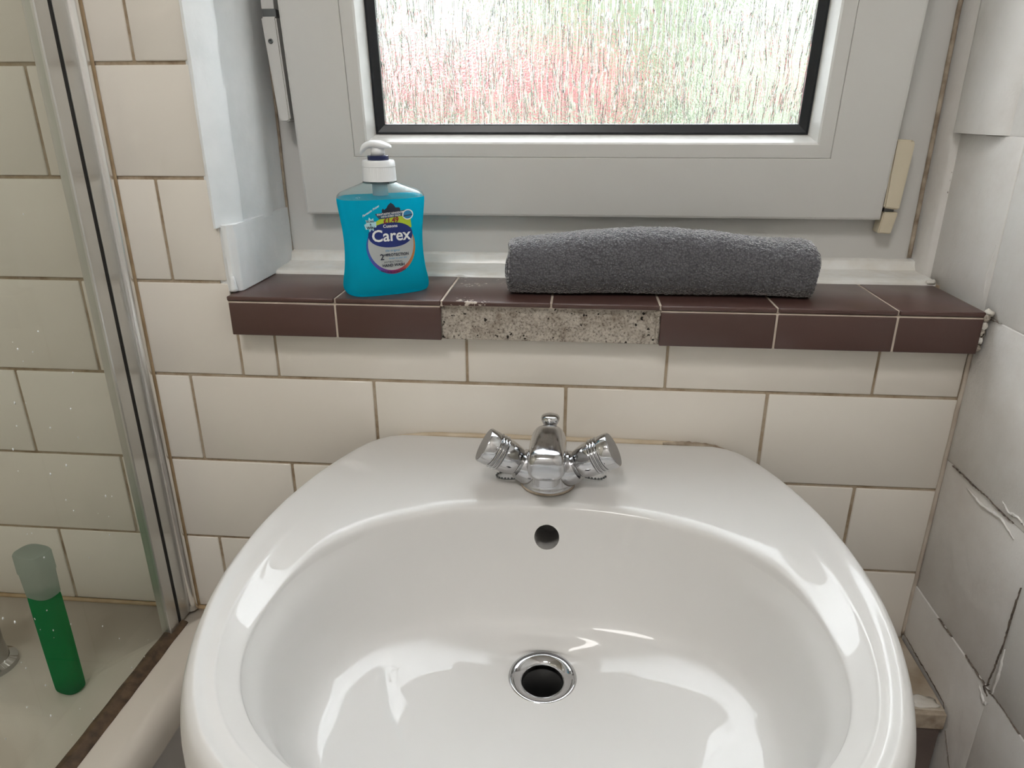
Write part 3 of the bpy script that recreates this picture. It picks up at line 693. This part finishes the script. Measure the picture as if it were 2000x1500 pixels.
# ball chain round the back of the tap
def ball_chain():
    path = [(0.000, -0.072), (-0.012, -0.078), (-0.024, -0.082), (-0.0315, -0.0875), (-0.0290, -0.0945), (-0.0215, -0.0970), (-0.0135, -0.0955), (-0.009, -0.0900), (-0.008, -0.0800), (0.002, -0.0640), (0.018, -0.0590), (0.034, -0.0640), (0.043, -0.0760), (0.049, -0.0850), (0.057, -0.0890), (0.066, -0.0885), (0.071, -0.083)]
    P = [Vector((x, y, 0)) for x, y in path]; dense = [Vector((*p, 0)) for p in catmull([(x, y) for x, y in path], 24)]
    bm = bmesh.new(); last = None
    for p in dense:
        if last is None or (p - last).length > 0.0029:
            zs = -0.0575 + 0.0012*abs(math.sin(p.x*90))
            bmesh.ops.create_icosphere(bm, subdivisions=1, radius=0.00125, matrix=Matrix.Translation((p.x, p.y, zs)))
            if last is not None:
                a = Vector((last.x, last.y, -0.0571)); b = Vector((p.x, p.y, -0.0571)); d = b - a
                bmesh.ops.create_cone(bm, segments=5, radius1=0.0004, radius2=0.0004, depth=d.length, cap_ends=True, matrix=axis_mtx((a + b)/2, d))
            last = p
    return bm_mesh(bm, 'plug_chain', True)
o = link('plug_chain', ball_chain(), 'steel_dark'); tag(o, 'dark metal ball chain looped on the basin behind the tap', 'chain')

# ------------------------------------------------------------------ hand wash bottle
soap = empty('hand_wash_bottle', (-0.1565, 0.0205, ST), (0, 0, math.radians(30)))
tag(soap, 'blue hand wash bottle with white pump on the brown sill', 'soap bottle')
btab = [(0.000, 0.0385, 0.0225, 3.2), (0.0015, 0.0412, 0.0248, 3.2), (0.005, 0.0427, 0.0262, 3.1), (0.012, 0.0425, 0.0262, 3.0), (0.025, 0.0402, 0.0250, 2.9), (0.042, 0.0389, 0.0240, 2.8), (0.060, 0.0392, 0.0240, 2.8), (0.078, 0.0412, 0.0250, 2.8), (0.088, 0.0424, 0.0256, 2.8), (0.0935, 0.0425, 0.0256, 2.8), (0.0965, 0.0415, 0.0248, 2.7), (0.0990, 0.0385, 0.0232, 2.6), (0.1020, 0.0310, 0.0205, 2.4), (0.1050, 0.0225, 0.0178, 2.2), (0.1075, 0.0165, 0.0155, 2.05), (0.1090, 0.0148, 0.0148, 2.0), (0.1105, 0.0146, 0.0146, 2.0)]
def bring(h, k=1.0):
    a, b_, n = lerp_table(btab, h); return [(*sup(2*PI*j/64, a*k, b_*k, n), h) for j in range(64)]
fine = []
for i, (h0, h1) in enumerate(zip(btab, btab[1:])):
    for k in range(3): fine.append(h0[0] + (h1[0]-h0[0])*k/3)
fine.append(btab[-1][0])
sm = catmull(btab, 3)
LIQ = 0.0945
def rows_to_rings(rows): return [[(*sup(2*PI*j/64, a, b_, n), h) for j in range(64)] for h, a, b_, n in rows]
lo = [r for r in sm if r[0] <= LIQ]; hi = [r for r in sm if r[0] > LIQ]
body = link('liquid_body', rings_mesh('liquid_body', rows_to_rings(lo), True, True, True), 'blue_soap', soap); sharp(body, 50)
body['label'] = 'clear bottle body full of blue soap'
# clear shoulder: hollow shell above the liquid
inner = [(h, a - 0.0010, b_ - 0.0010, n) for h, a, b_, n in hi[::-1]]
shell = [(lo[-1][0] + 0.0002, *lo[-1][1:])] + hi + inner + [(lo[-1][0] + 0.0002, lo[-1][1] - 0.001, lo[-1][2] - 0.001, lo[-1][3])]
o = link('clear_shoulder', rings_mesh('clear_shoulder', rows_to_rings(shell), True, loop_v=True), 'clear', soap); sharp(o, 50)
o = link('dip_tube', lathe_mesh('dip_tube', [(0.0075, LIQ + 0.0004), (0.0075, 0.1085)], 20), 'white_plastic', soap)
o = link('neck_ring', lathe_mesh('neck_ring', [(0.0150, 0.1065), (0.0164, 0.1068), (0.0164, 0.1082), (0.0150, 0.1088)], 40), 'clear', soap)
# ribbed collar
rb = []
for h, r, amp in ((0.1083, 0.0158, 0), (0.1088, 0.0164, 0), (0.1095, 0.0164, 1), (0.1218, 0.0158, 1), (0.1222, 0.0160, 0), (0.1262, 0.0157, 0), (0.1278, 0.0148, 0), (0.1280, 0.0100, 0)):
    rb.append([((r - (0.00035 if (amp and j % 2) else 0))*math.cos(2*PI*j/96), (r - (0.00035 if (amp and j % 2) else 0))*math.sin(2*PI*j/96), h) for j in range(96)])
o = link('collar', rings_mesh('collar', rb, True, True, True), 'white_plastic', soap); sharp(o, 40)
o = link('lock_ring', lathe_mesh('lock_ring', [(0.0098, 0.1278), (0.0102, 0.1282), (0.0102, 0.1318), (0.0098, 0.1322), (0.0060, 0.1322)], 32), 'navy_ring', soap); sharp(o, 40)
o = link('pump_stem', lathe_mesh('pump_stem', [(0.0068, 0.1318), (0.0066, 0.1400)], 24), 'white_plastic', soap)
# pump head: swept body with a drooping nozzle towards the left
yawl = -math.radians(30)
head = [(0.0135, 0.1400, 0.0012, 0.0010), (0.0125, 0.1402, 0.0042, 0.0016), (0.0080, 0.1412, 0.0075, 0.0028), (0.0020, 0.1422, 0.0088, 0.0036), (-0.0050, 0.1424, 0.0082, 0.0036), (-0.0105, 0.1412, 0.0062, 0.0034), (-0.0145, 0.1385, 0.0046, 0.0036), (-0.0163, 0.1358, 0.0036, 0.0034), (-0.0168, 0.1345, 0.0026, 0.0022)]
rr = []
for u, h, hw, hh in catmull(head, 3):
    rr.append([(u*math.cos(yawl) - (x_)*math.sin(yawl), u*math.sin(yawl) + x_*math.cos(yawl), h + z_) for x_, z_ in (sup(2*PI*j/24, hw, hh, 2.4) for j in range(24))])
o = link('pump_head', rings_mesh('pump_head', rr, True, True, True), 'white_plastic', soap)

# printed front, wrapped onto the bottle's face
def face_y(u, h):
    a, b_, n = lerp_table(btab, h); return -b_*(max(0.0, 1 - min(1, abs(u/a))**n))**(1/n)
def shear(u, h): return u, h
label = empty('label', (0, 0, 0)); label.parent = soap
def print_poly(name, pts, eps, mat, par, grid=None):
    """triangulated, subdivided polygon laid on the bottle face"""
    bm = bmesh.new(); vs = [bm.verts.new((u, 0, h)) for u, h in pts]; bm.faces.new(vs)
    bmesh.ops.triangulate(bm, faces=bm.faces)
    for _ in range(2):
        es = [e for e in bm.edges if e.calc_length() > 0.005]
        if es: bmesh.ops.subdivide_edges(bm, edges=es, cuts=2)
        bmesh.ops.triangulate(bm, faces=bm.faces)
    for v in bm.verts: v.co.y = face_y(v.co.x, v.co.z) - eps
    return link(name, bm_mesh(bm, name), mat, par)
def ell(cu, ch, a, b_, n=48, k=2.0): return [(cu + p[0], ch + p[1]) for p in (sup(2*PI*j/n, a, b_, k) for j in range(n))]
LU = 0.0015
backing = print_poly('label', [(LU + 0.0247*math.sin(t)*(1 - 0.0*math.cos(t)), 0.0478 + 0.0262*math.cos(t)) for t in [2*PI*j/60 for j in range(60)]], 0.00012, 'rainbow', soap)
bpy.data.objects.remove(label); label = backing
print_poly('silver_panel', [(LU + 0.0230*math.sin(t), 0.0502 + 0.0248*math.cos(t)) for t in [2*PI*j/60 for j in range(60)]], 0.00026, 'lab_grey', label)
print_poly('price_flash', [(LU - 0.0205, 0.0655), (LU - 0.016, 0.0722), (LU - 0.008, 0.0765), (LU + 0.002, 0.0785), (LU + 0.012, 0.0795), (LU + 0.020, 0.0795), (LU + 0.0215, 0.0655)], 0.00032, 'lab_green', label)
print_poly('brand_oval', ell(LU, 0.0597, 0.0222, 0.0120, 56, 2.15), 0.00042, 'navy', label)
print_poly('promo_banner', [(LU - 0.0150, 0.0805), (LU - 0.0132, 0.0780), (LU - 0.0110, 0.0752), (LU + 0.0030, 0.0765), (LU + 0.0150, 0.0775), (LU + 0.0190, 0.0800), (LU + 0.0165, 0.0830), (LU - 0.0020, 0.0818)], 0.00048, 'lab_dark', label)
# little silhouette of a building with turrets
cs = [(-0.0090, 0.0810), (-0.0090, 0.0845), (-0.0078, 0.0858), (-0.0066, 0.0845), (-0.0050, 0.0845), (-0.0042, 0.0862), (-0.0030, 0.0870), (-0.0030, 0.0885), (0.0, 0.0910), (0.0030, 0.0887), (0.0030, 0.0872), (0.0045, 0.0862), (0.0052, 0.0847), (0.0070, 0.0847), (0.0082, 0.0860), (0.0092, 0.0847), (0.0092, 0.0820)]
print_poly('turret_emblem', [(LU + 0.001 + u, h - 0.0005) for u, h in cs], 0.00052, 'lab_black', label)
print_poly('round_badge', ell(LU + 0.0178, 0.0782, 0.0058, 0.0050, 28), 0.00056, 'lab_white', label)
print_poly('badge_disc', ell(LU + 0.0178, 0.0782, 0.0047, 0.0040, 28), 0.00064, 'lab_blue', label)
print_poly('badge_ribbon', [(LU + 0.0130, 0.0762), (LU + 0.0226, 0.0772), (LU + 0.0226, 0.0786), (LU + 0.0130, 0.0776)], 0.00070, 'lab_dark', label)
spl = []
for j in range(18):
    a = 2*PI*j/18; r_ = 1.0 if j % 2 else 0.66
    spl.append((LU - 0.0195 + 0.0058*r_*math.cos(a), 0.0705 + 0.0072*r_*math.sin(a)))
print_poly('splash', spl, 0.00050, 'lab_pale', label)
def lettering(s, size, u, h, mat, bold=0.0, slope=0.0, xs=1.0, eps=0.0008, curve=0.0):
    cu = bpy.data.curves.new('lettering', 'FONT'); cu.body = s; cu.size = 1.0; cu.align_x = 'CENTER'; cu.align_y = 'CENTER'; cu.offset = bold; cu.resolution_u = 3
    t = bpy.data.objects.new('lettering_tmp', cu); COL.objects.link(t)
    bpy.context.view_layer.update(); d = bpy.context.evaluated_depsgraph_get()
    me = bpy.data.meshes.new_from_object(t.evaluated_get(d)); bpy.data.objects.remove(t)
    for v in me.vertices:
        x = v.co.x*size*xs; y = v.co.y*size
        uu = u + x; hh = h + y + slope*x + curve*x*x
        v.co = Vector((uu, face_y(uu, hh) - eps, hh))
    me.materials.clear()
    return link('lettering', me, mat, label)
lettering('Carex', 0.0158, LU + 0.0002, 0.0588, 'lab_white', 0.018, 0.0, 0.98)
lettering('Cussons', 0.0042, LU - 0.0005, 0.0683, 'lab_white', 0.02)
lettering('£1.49', 0.0068, LU + 0.0005, 0.0736, 'lab_red', 0.03, 0.05, 1.0)
lettering('FANTASTIC KINGDOM', 0.0026, LU + 0.0003, 0.0803, 'lab_white', 0.02, 0.06)
lettering('WITH EVERY PACK', 0.0023, LU + 0.0006, 0.0778, 'lab_white', 0.02, 0.06)
lettering('the original', 0.0032, LU + 0.0005, 0.0447, 'lab_blue', 0.0)
lettering('2', 0.0080, LU - 0.0105, 0.0385, 'lab_black', 0.02)
lettering('HR', 0.0028, LU - 0.0070, 0.0405, 'lab_black', 0.02)
lettering('PROTECTION', 0.0040, LU + 0.0055, 0.0402, 'lab_black', 0.02, 0.0, 0.92)
lettering('kinder to your skin', 0.0024, LU + 0.0055, 0.0370, 'lab_blue', 0.0)
lettering('ANTIBACTERIAL', 0.0026, LU + 0.0005, 0.0335, 'lab_black', 0.0)
lettering('HAND WASH', 0.0037, LU + 0.0005, 0.0303, 'lab_black', 0.03)
lettering('KILLS 99.9% OF BACTERIA', 0.0022, LU, 0.0233, 'lab_black', 0.02, 0, 1, 0.0008, 14.0)
lettering('SCAN', 0.0028, LU - 0.0195, 0.0735, 'lab_black', 0.02)
lettering('&', 0.0026, LU - 0.0195, 0.0707, 'lab_black', 0.02)
lettering('WIN', 0.0036, LU - 0.0195, 0.0674, 'lab_black', 0.03)
lettering('Fantastic Prizes', 0.0030, LU - 0.0185, 0.0835, 'lab_white', 0.02, 0.60, 0.85)
label['label'] = 'printed label with navy brand oval'

# ------------------------------------------------------------------ rolled grey towel
towel = empty('rolled_towel', (0.118, 0.034, ST)); tag(towel, 'rolled dark grey terry towel lying on the brown sill', 'towel')
X0t, X1t = -0.0290, 0.2655
def tprof(u):
    # u 0..1 -> half depth, height, axis offset in y
    h = lerp_table([(0.0, 0.0505), (0.03, 0.0535), (0.12, 0.0560), (0.25, 0.0605), (0.42, 0.0645), (0.55, 0.0645), (0.70, 0.0610), (0.80, 0.0560), (0.88, 0.0545), (0.97, 0.0545), (1.0, 0.0520)], u)[0]
    return h
nx, nt_ = 240, 110
rr = []
def tw_point(u, k, scale=1.0):
    h = tprof(u); hd = 0.0325 + 0.0025*math.sin(u*7)
    t = 2*PI*k/nt_
    y, z = sup(t, hd*scale, h/2*scale, 2.45)
    yc = 0.034 + 0.004*(u - 0.5)
    x = X0t + (X1t - X0t)*u + 0.0015*math.sin(3*t)*(1 if u in (0, 1) else 0)
    p = Vector((x, yc + y, ST + h/2 + z))
    nrm = Vector((0, y/hd, z/(h/2))).normalized()
    # folds and pile
    fold = 0.0014*noise.noise((u*4.0, math.cos(t)*1.2, math.sin(t)*1.2)) + 0.0007*noise.noise((u*17, math.cos(t)*3, math.sin(t)*3))
    pile = 0.0013*noise.noise((p.x*400, p.y*400, p.z*400))
    p += nrm*(fold + pile)
    if p.z < ST + 0.0006: p.z = ST + 0.0006
    return p
for sc_, u in ((0.80, 0.004), (0.90, 0.0015), (0.965, 0.0)): rr.append([tw_point(u, k, sc_) + Vector(((0.965 - sc_)*-0.004, 0, (1 - sc_)*tprof(0)*0.0)) for k in range(nt_)])
for i in range(nx + 1): rr.append([tw_point(0.004 + 0.992*i/nx, k) for k in range(nt_)])
for sc_, u in ((0.965, 1.0), (0.90, 0.9985), (0.80, 0.996)): rr.append([tw_point(u, k, sc_) for k in range(nt_)])
# the scaled end rings must stay centred: tw_point scales about the axis already
o = link('terry_roll', rings_mesh('terry_roll', rr, True, True, True), 'towel'); rel(o, towel)
for u, sg in ((0.0, -1), (1.0, 1)):   # spiral of the rolled layers showing at each end
    sp_ = []
    for i in range(120):
        a = i/119*2*PI*3.2; r_ = 0.12 + 0.70*i/119
        y, z = 0.0325*r_*math.cos(a), tprof(u)/2*r_*math.sin(a)
        sp_.append((X0t + (X1t - X0t)*u + sg*(0.0002 + 0.0015*math.sin(i*.13)), 0.034 + 0.004*(u-.5) + y, ST + tprof(u)/2 + z))
    o = link('rolled_end', tube_mesh('rolled_end', sp_, 0.0033, 8), 'towel'); rel(o, towel)
lo_ = [(0.2640, 0.046, 0.128), (0.2700, 0.048, 0.122), (0.2730, 0.050, 0.1150), (0.2722, 0.0505, 0.1085), (0.2650, 0.049, 0.1050)]
o = link('corner_fold', tube_mesh('corner_fold', catmull(lo_, 5), 0.0036, 10), 'towel'); rel(o, towel)

# ------------------------------------------------------------------ bath, screen, green bottle, bath tap
ZB = -0.308
bath = empty('bathtub', (-0.72, -0.85, ZF)); tag(bath, 'cream bath with rolled rim beside the basin', 'bathtub')
def rrect(x0, x1, y0, y1, r, z, n=10):
    pts = []
    for cx_, cy_, a0 in ((x1 - r, y1 - r, 0), (x0 + r, y1 - r, 90), (x0 + r, y0 + r, 180), (x1 - r, y0 + r, 270)):
        for i in range(n + 1):
            a = math.radians(a0 + 90*i/n); pts.append((cx_ + r*math.cos(a), cy_ + r*math.sin(a), z))
    return pts
bx0, bx1, by0, by1 = XL + 0.003, -0.3660, YF + 0.003, -0.0015
br = []
for ins, z in ((0.004, ZB - 0.036), (0.0, ZB - 0.034), (0.0, ZB - 0.018), (0.004, ZB - 0.008), (0.012, ZB - 0.001), (0.020, ZB)):
    br.append(rrect(bx0, bx1 - ins, by0, by1, 0.004, z))
for x0i, x1i, y0i, y1i, r, z in ((-1.02, -0.442, -1.68, -0.162, 0.07, ZB), (-1.012, -0.450, -1.672, -0.170, 0.075, ZB - 0.001), (-1.002, -0.460, -1.662, -0.180, 0.08, ZB - 0.006), (-0.995, -0.468, -1.655, -0.189, 0.085, ZB - 0.018), (-0.985, -0.480, -1.63, -0.205, 0.10, ZB - 0.10), (-0.965, -0.500, -1.56, -0.235, 0.12, ZB - 0.28), (-0.94, -0.525, -1.50, -0.27, 0.12, ZB - 0.355), (-0.88, -0.58, -1.42, -0.34, 0.12, ZB - 0.378)):
    br.append(rrect(x0i, x1i, y0i, y1i, r, z))
o = link('tub', rings_mesh('tub', br, True, False, True), 'bath'); rel(sharp(o, 60), bath)
pn = box('bath_panel', (bx1 - 0.022, bx1 - 0.012, by0, by1 - 0.002, ZF + 0.002, ZB - 0.034), 'panel', bev=0.001); rel(pn, bath)
sc2 = link('screw', lathe_mesh('screw', [(0.0001, 0.0012), (0.0030, 0.0012), (0.0036, 0.0004), (0.0036, -0.001)], 16, axis_mtx((bx1 - 0.012, -0.200, -0.385), (1, 0, 0))), 'chrome')
sc2.parent = pn; sc2.matrix_parent_inverse = Matrix.Translation(-Vector(bath.location)) if False else Matrix.Identity(4)
sl = [( -1.07 + 0.70*i/60, -0.0022, ZB + 0.0012 + 0.0006*noise.noise((i*.5, 1, 0))) for i in range(61)]
rel(link('sealant', tube_mesh('sealant', sl, 0.0028, 8), 'tan_seal'), bath)

GX = -0.4255
screen = empty('shower_screen', (GX, -0.40, ZB)); tag(screen, 'clear glass bath screen with aluminium wall profile', 'shower screen')
def extr(name, pts, z0, z1, mat):
    return rel(sharp(link(name, rings_mesh(name, [[(x, y, z0) for x, y in pts], [(x, y, z1) for x, y in pts]], True, True, True, smooth=False), mat), 35), screen)
ZT = 1.08
extr('wall_channel', [(-0.4320, -0.0005), (-0.4320, -0.0320), (-0.4200, -0.0320), (-0.4200, -0.0005)], ZB + 0.003, ZT, 'alu')
extr('channel_roll', arc(-0.4200, -0.0075, 0.0068, -100, 100, 12), ZB + 0.003, ZT, 'alu_bright')
extr('black_seal', [(-0.4310, -0.0321), (-0.4310, -0.0375), (-0.4208, -0.0375), (-0.4208, -0.0321)], ZB + 0.003, ZT, 'black')
extr('pane_profile', [(-0.4315, -0.0376), (-0.4315, -0.0540), (-0.4305, -0.0550), (-0.4212, -0.0550), (-0.4202, -0.0540), (-0.4202, -0.0376)], ZB + 0.003, ZT, 'alu')
extr('wall_sealant', [(-0.4205, -0.0004), (-0.4205, -0.0045), (-0.4165, -0.0040), (-0.4130, -0.0006)], ZB + 0.003, ZT, 'tan_seal')
rel(box('glass_pane', (GX - 0.0025, GX + 0.0025, -0.86, -0.0551, ZB + 0.004, ZT), 'screen_glass', bev=0.0005), screen)
# dirty seal where the glass stands on the bath
sp_ = [[(x + 0.0009*noise.noise((y*40, x*90, 0)), y, z + 0.0005*noise.noise((y*60, 7, x*80))) for x, z in ((GX - 0.006, ZB + 0.0002), (GX - 0.0055, ZB + 0.0035), (GX - 0.0026, ZB + 0.0062), (GX + 0.0028, ZB + 0.0062), (GX + 0.0055, ZB + 0.0040), (GX + 0.0110, ZB + 0.0022), (GX + 0.0120, ZB + 0.0002))] for y in [-0.030 - 0.83*i/160 for i in range(161)]]
rel(sharp(link('bottom_seal', rings_mesh('bottom_seal', sp_, True, True, True), 'mould'), 50), screen)
# dried drops on the pane
rnd = random.Random(11); bm = bmesh.new()
for k in range(150):
    y = -0.08 - 0.32*rnd.random()**0.8; z = rnd.uniform(-0.30, 0.12) if rnd.random() < 0.9 else rnd.uniform(0.1, 0.3)
    r_ = rnd.uniform(0.0004, 0.0011); st_ = rnd.choice((1, 1.2, 1.6, 3.5 if rnd.random() < .15 else 1))
    side = GX + 0.0026
    bmesh.ops.create_icosphere(bm, subdivisions=1, radius=1, matrix=Matrix.Translation((side, y, z)) @ Matrix.Diagonal((r_*0.6, r_*0.8, r_*st_, 1)))
wd = rel(link('water_spots', bm_mesh(bm, 'water_spots', True), 'lab_white'), screen); tag(wd, kind='stuff')

gel = empty('shower_gel_bottle', (-0.4850, -0.1400, ZB), (0, 0, math.radians(-12))); tag(gel, 'slim green shower gel bottle with frosted cap on the bath ledge', 'bottle')
gp = [(0.000, 0.0150, 0.0110, 2.6), (0.002, 0.0178, 0.0130, 2.6), (0.006, 0.0186, 0.0138, 2.6), (0.030, 0.0193, 0.0142, 2.5), (0.070, 0.0198, 0.0145, 2.5), (0.110, 0.0200, 0.0145, 2.5), (0.120, 0.0196, 0.0142, 2.5), (0.123, 0.0180, 0.0130, 2.5)]
def ov(rows): return [[(*sup(2*PI*j/40, a*0.80, b_*0.80, n), h) for j in range(40)] for h, a, b_, n in rows]
o = link('gel_body', rings_mesh('gel_body', ov(catmull(gp, 3)), True, True, True), 'green_gel', gel); sharp(o, 50)
cp_ = [(0.1225, 0.0185, 0.0135, 2.6), (0.1232, 0.0196, 0.0144, 2.8), (0.150, 0.0204, 0.0152, 3.0), (0.1505, 0.0214, 0.0162, 3.0), (0.170, 0.0212, 0.0160, 3.0), (0.1718, 0.0200, 0.0150, 3.0)]
o = link('flip_cap', rings_mesh('flip_cap', ov(cp_), True, True, True), 'frost', gel); sharp(o, 35)

btap = empty('bath_tap', (-0.594, -0.118, ZB)); tag(btap, 'chrome bath tap on the back ledge behind the glass screen', 'tap')
o = link('tap_body', lathe_mesh('tap_body', [(0.026, 0.0), (0.026, 0.006), (0.019, 0.010), (0.017, 0.030), (0.0175, 0.050), (0.014, 0.056), (0.0001, 0.057)], 36), 'chrome', btap); sharp(o, 40)
o = link('tap_spout', tube_mesh('tap_spout', [(0, 0, 0.036), (0, -0.03, 0.040), (0, -0.06, 0.038), (0, -0.085, 0.028), (0, -0.092, 0.016)], [0.012, 0.012, 0.0115, 0.011, 0.0105], 20), 'chrome', btap)
o = link('tap_handle', lathe_mesh('tap_handle', [(0.010, 0.056), (0.010, 0.064), (0.020, 0.068), (0.0225, 0.074), (0.0225, 0.088), (0.019, 0.093), (0.0001, 0.094)], 36), 'chrome', btap); sharp(o, 40)

# ------------------------------------------------------------------ pipe boxing low behind the basin
trim_2 = empty('trim_2', (0.25, -0.055, ZF)); tag(trim_2, 'low boxed ledge with dark tiled face behind the basin', kind='structure')
rel(box('ledge_top', (0.02, XR - 0.003, -0.108, -0.001, -0.297, -0.289), 'box_top', bev=0.001), trim_2)
rel(box('ledge_nosing', (0.02, XR - 0.003, -0.113, -0.1065, -0.309, -0.2895), 'dirt_seal', bev=0.0015), trim_2)
k0 = -0.309; n_ = 0
while k0 - 0.108 > ZF:
    for c in range(4):
        xa = XR - 0.005 - 0.036 - 0.109*(c + 1) + 0.109 if False else XR - 0.004 - 0.1*(c + 1)
        rel(box('boxing_tile', (xa + 0.001, xa + 0.099, -0.1105, -0.1045, k0 - 0.107, k0 - 0.001), 'box_brown', bev=0.0008), trim_2)
    k0 -= 0.109
rel(box('boxing_core', (0.02, XR - 0.003, -0.1048, -0.002, ZF, -0.297), 'dirt_seal'), trim_2)
lump('plaster_scab', (0.398, -0.098, -0.2885), (0.013, 0.008, 0.0018), 'white_seal', 41, trim_2, 3)

# ------------------------------------------------------------------ ceiling lamp
lamp = empty('ceiling_lamp_offscreen', (-0.25, -1.15, ZC)); tag(lamp, 'round opal ceiling lamp above the bathroom', 'lamp')
lm, nt, b = new_mat('opal_lamp_glass'); b.inputs['Base Color'].default_value = (0.9, 0.9, 0.88, 1)
b.inputs['Emission Color'].default_value = (1.0, 0.97, 0.94, 1); b.inputs['Emission Strength'].default_value = LAMP_STRENGTH
o = link('diffuser_offscreen', lathe_mesh('diffuser_offscreen', [(0.19, -0.022), (0.19, -0.04), (0.165, -0.065), (0.11, -0.082), (0.05, -0.089), (0.0001, -0.09)], 48), lm, lamp)
o = link('lamp_base', lathe_mesh('lamp_base', [(0.195, -0.001), (0.2, -0.003), (0.2, -0.024), (0.188, -0.026), (0.0001, -0.026)], 48), 'white_plastic', lamp)

# ------------------------------------------------------------------ garden outside the obscured pane
MT['lawn'] = simple('lawn', (0.075, 0.095, 0.060), 0.9, var=(0.115, 0.125, 0.095), scale=3)
MT['leaf'] = simple('hedge_leaves', (0.045, 0.062, 0.030), 0.8, var=(0.105, 0.120, 0.075), scale=9)
MT['leaf2'] = simple('pale_leaves', (0.085, 0.105, 0.065), 0.8, var=(0.145, 0.160, 0.120), scale=6)
MT['flower'] = simple('pink_flowers', (0.26, 0.045, 0.06), 0.8, var=(0.18, 0.10, 0.095), scale=14)
MT['fence'] = simple('weathered_render', (0.19, 0.19, 0.175), 0.9, var=(0.16, 0.165, 0.145), scale=2)
gnd = box('ground_outside', (-9, 9, 0.27, 14, -1.1, -1.0), 'lawn'); tag(gnd, 'green lawn outside the window', kind='structure')
def shrub(name, c, r, mat, seed, label_, cat, group=None):
    root = empty(name, (c[0], c[1], -1.0)); tag(root, label_, cat, group)
    bm = bmesh.new(); bmesh.ops.create_icosphere(bm, subdivisions=5, radius=1)
    for v in bm.verts:
        k = 1 + 0.30*noise.noise(v.co*2.2 + Vector((seed, 0, 0))) + 0.16*noise.noise(v.co*8 + Vector((seed, 3, 0)))
        v.co = Vector((v.co.x*r[0]*k + c[0], v.co.y*r[1]*k + c[1], max(-0.99, v.co.z*r[2]*k + c[2])))
    rel(link('foliage', bm_mesh(bm, 'foliage', True), mat), root)
    rel(link('stem', lathe_mesh('stem', [(0.05, -1.0), (0.035, c[2])], 10, Matrix.Translation((c[0], c[1], 0))), 'crack'), root)
    return root
fs = shrub('flowering_shrub', (-0.31, 2.4, -0.36), (0.75, 0.45, 0.62), 'leaf2', 1, 'pink flowering shrub blurred behind the obscured glass', 'shrub')
for k in range(7):     # heads of blossom along the top of the shrub
    bm = bmesh.new(); bmesh.ops.create_icosphere(bm, subdivisions=4, radius=1)
    c = Vector((-0.68 + 0.135*k, 2.25 + 0.05*math.sin(k*2.1), 0.34 + 0.03*math.sin(k*1.7)))
    for v in bm.verts:
        q = 1 + 0.35*noise.noise(v.co*4 + Vector((k, 0, 0)))
        v.co = Vector((v.co.x*0.098*q, v.co.y*0.09*q, v.co.z*0.105*q)) + c
    rel(link('blossom', bm_mesh(bm, 'blossom', True), 'flower'), fs)
shrub('garden_tree', (0.30, 5.2, 0.6), (0.75, 0.6, 1.7), 'leaf', 4, 'dark green tree blurred behind the obscured glass', 'tree')
shrub('garden_bush', (1.5, 4.0, -0.2), (1.0, 0.6, 0.85), 'leaf2', 6, 'pale green bush blurred behind the obscured glass', 'bush')
gw = box('garden_wall', (-9, 9, 8.0, 8.2, -1.0, 3.6), 'fence'); tag(gw, 'weathered grey rendered house wall across the garden behind the obscured glass', 'wall')
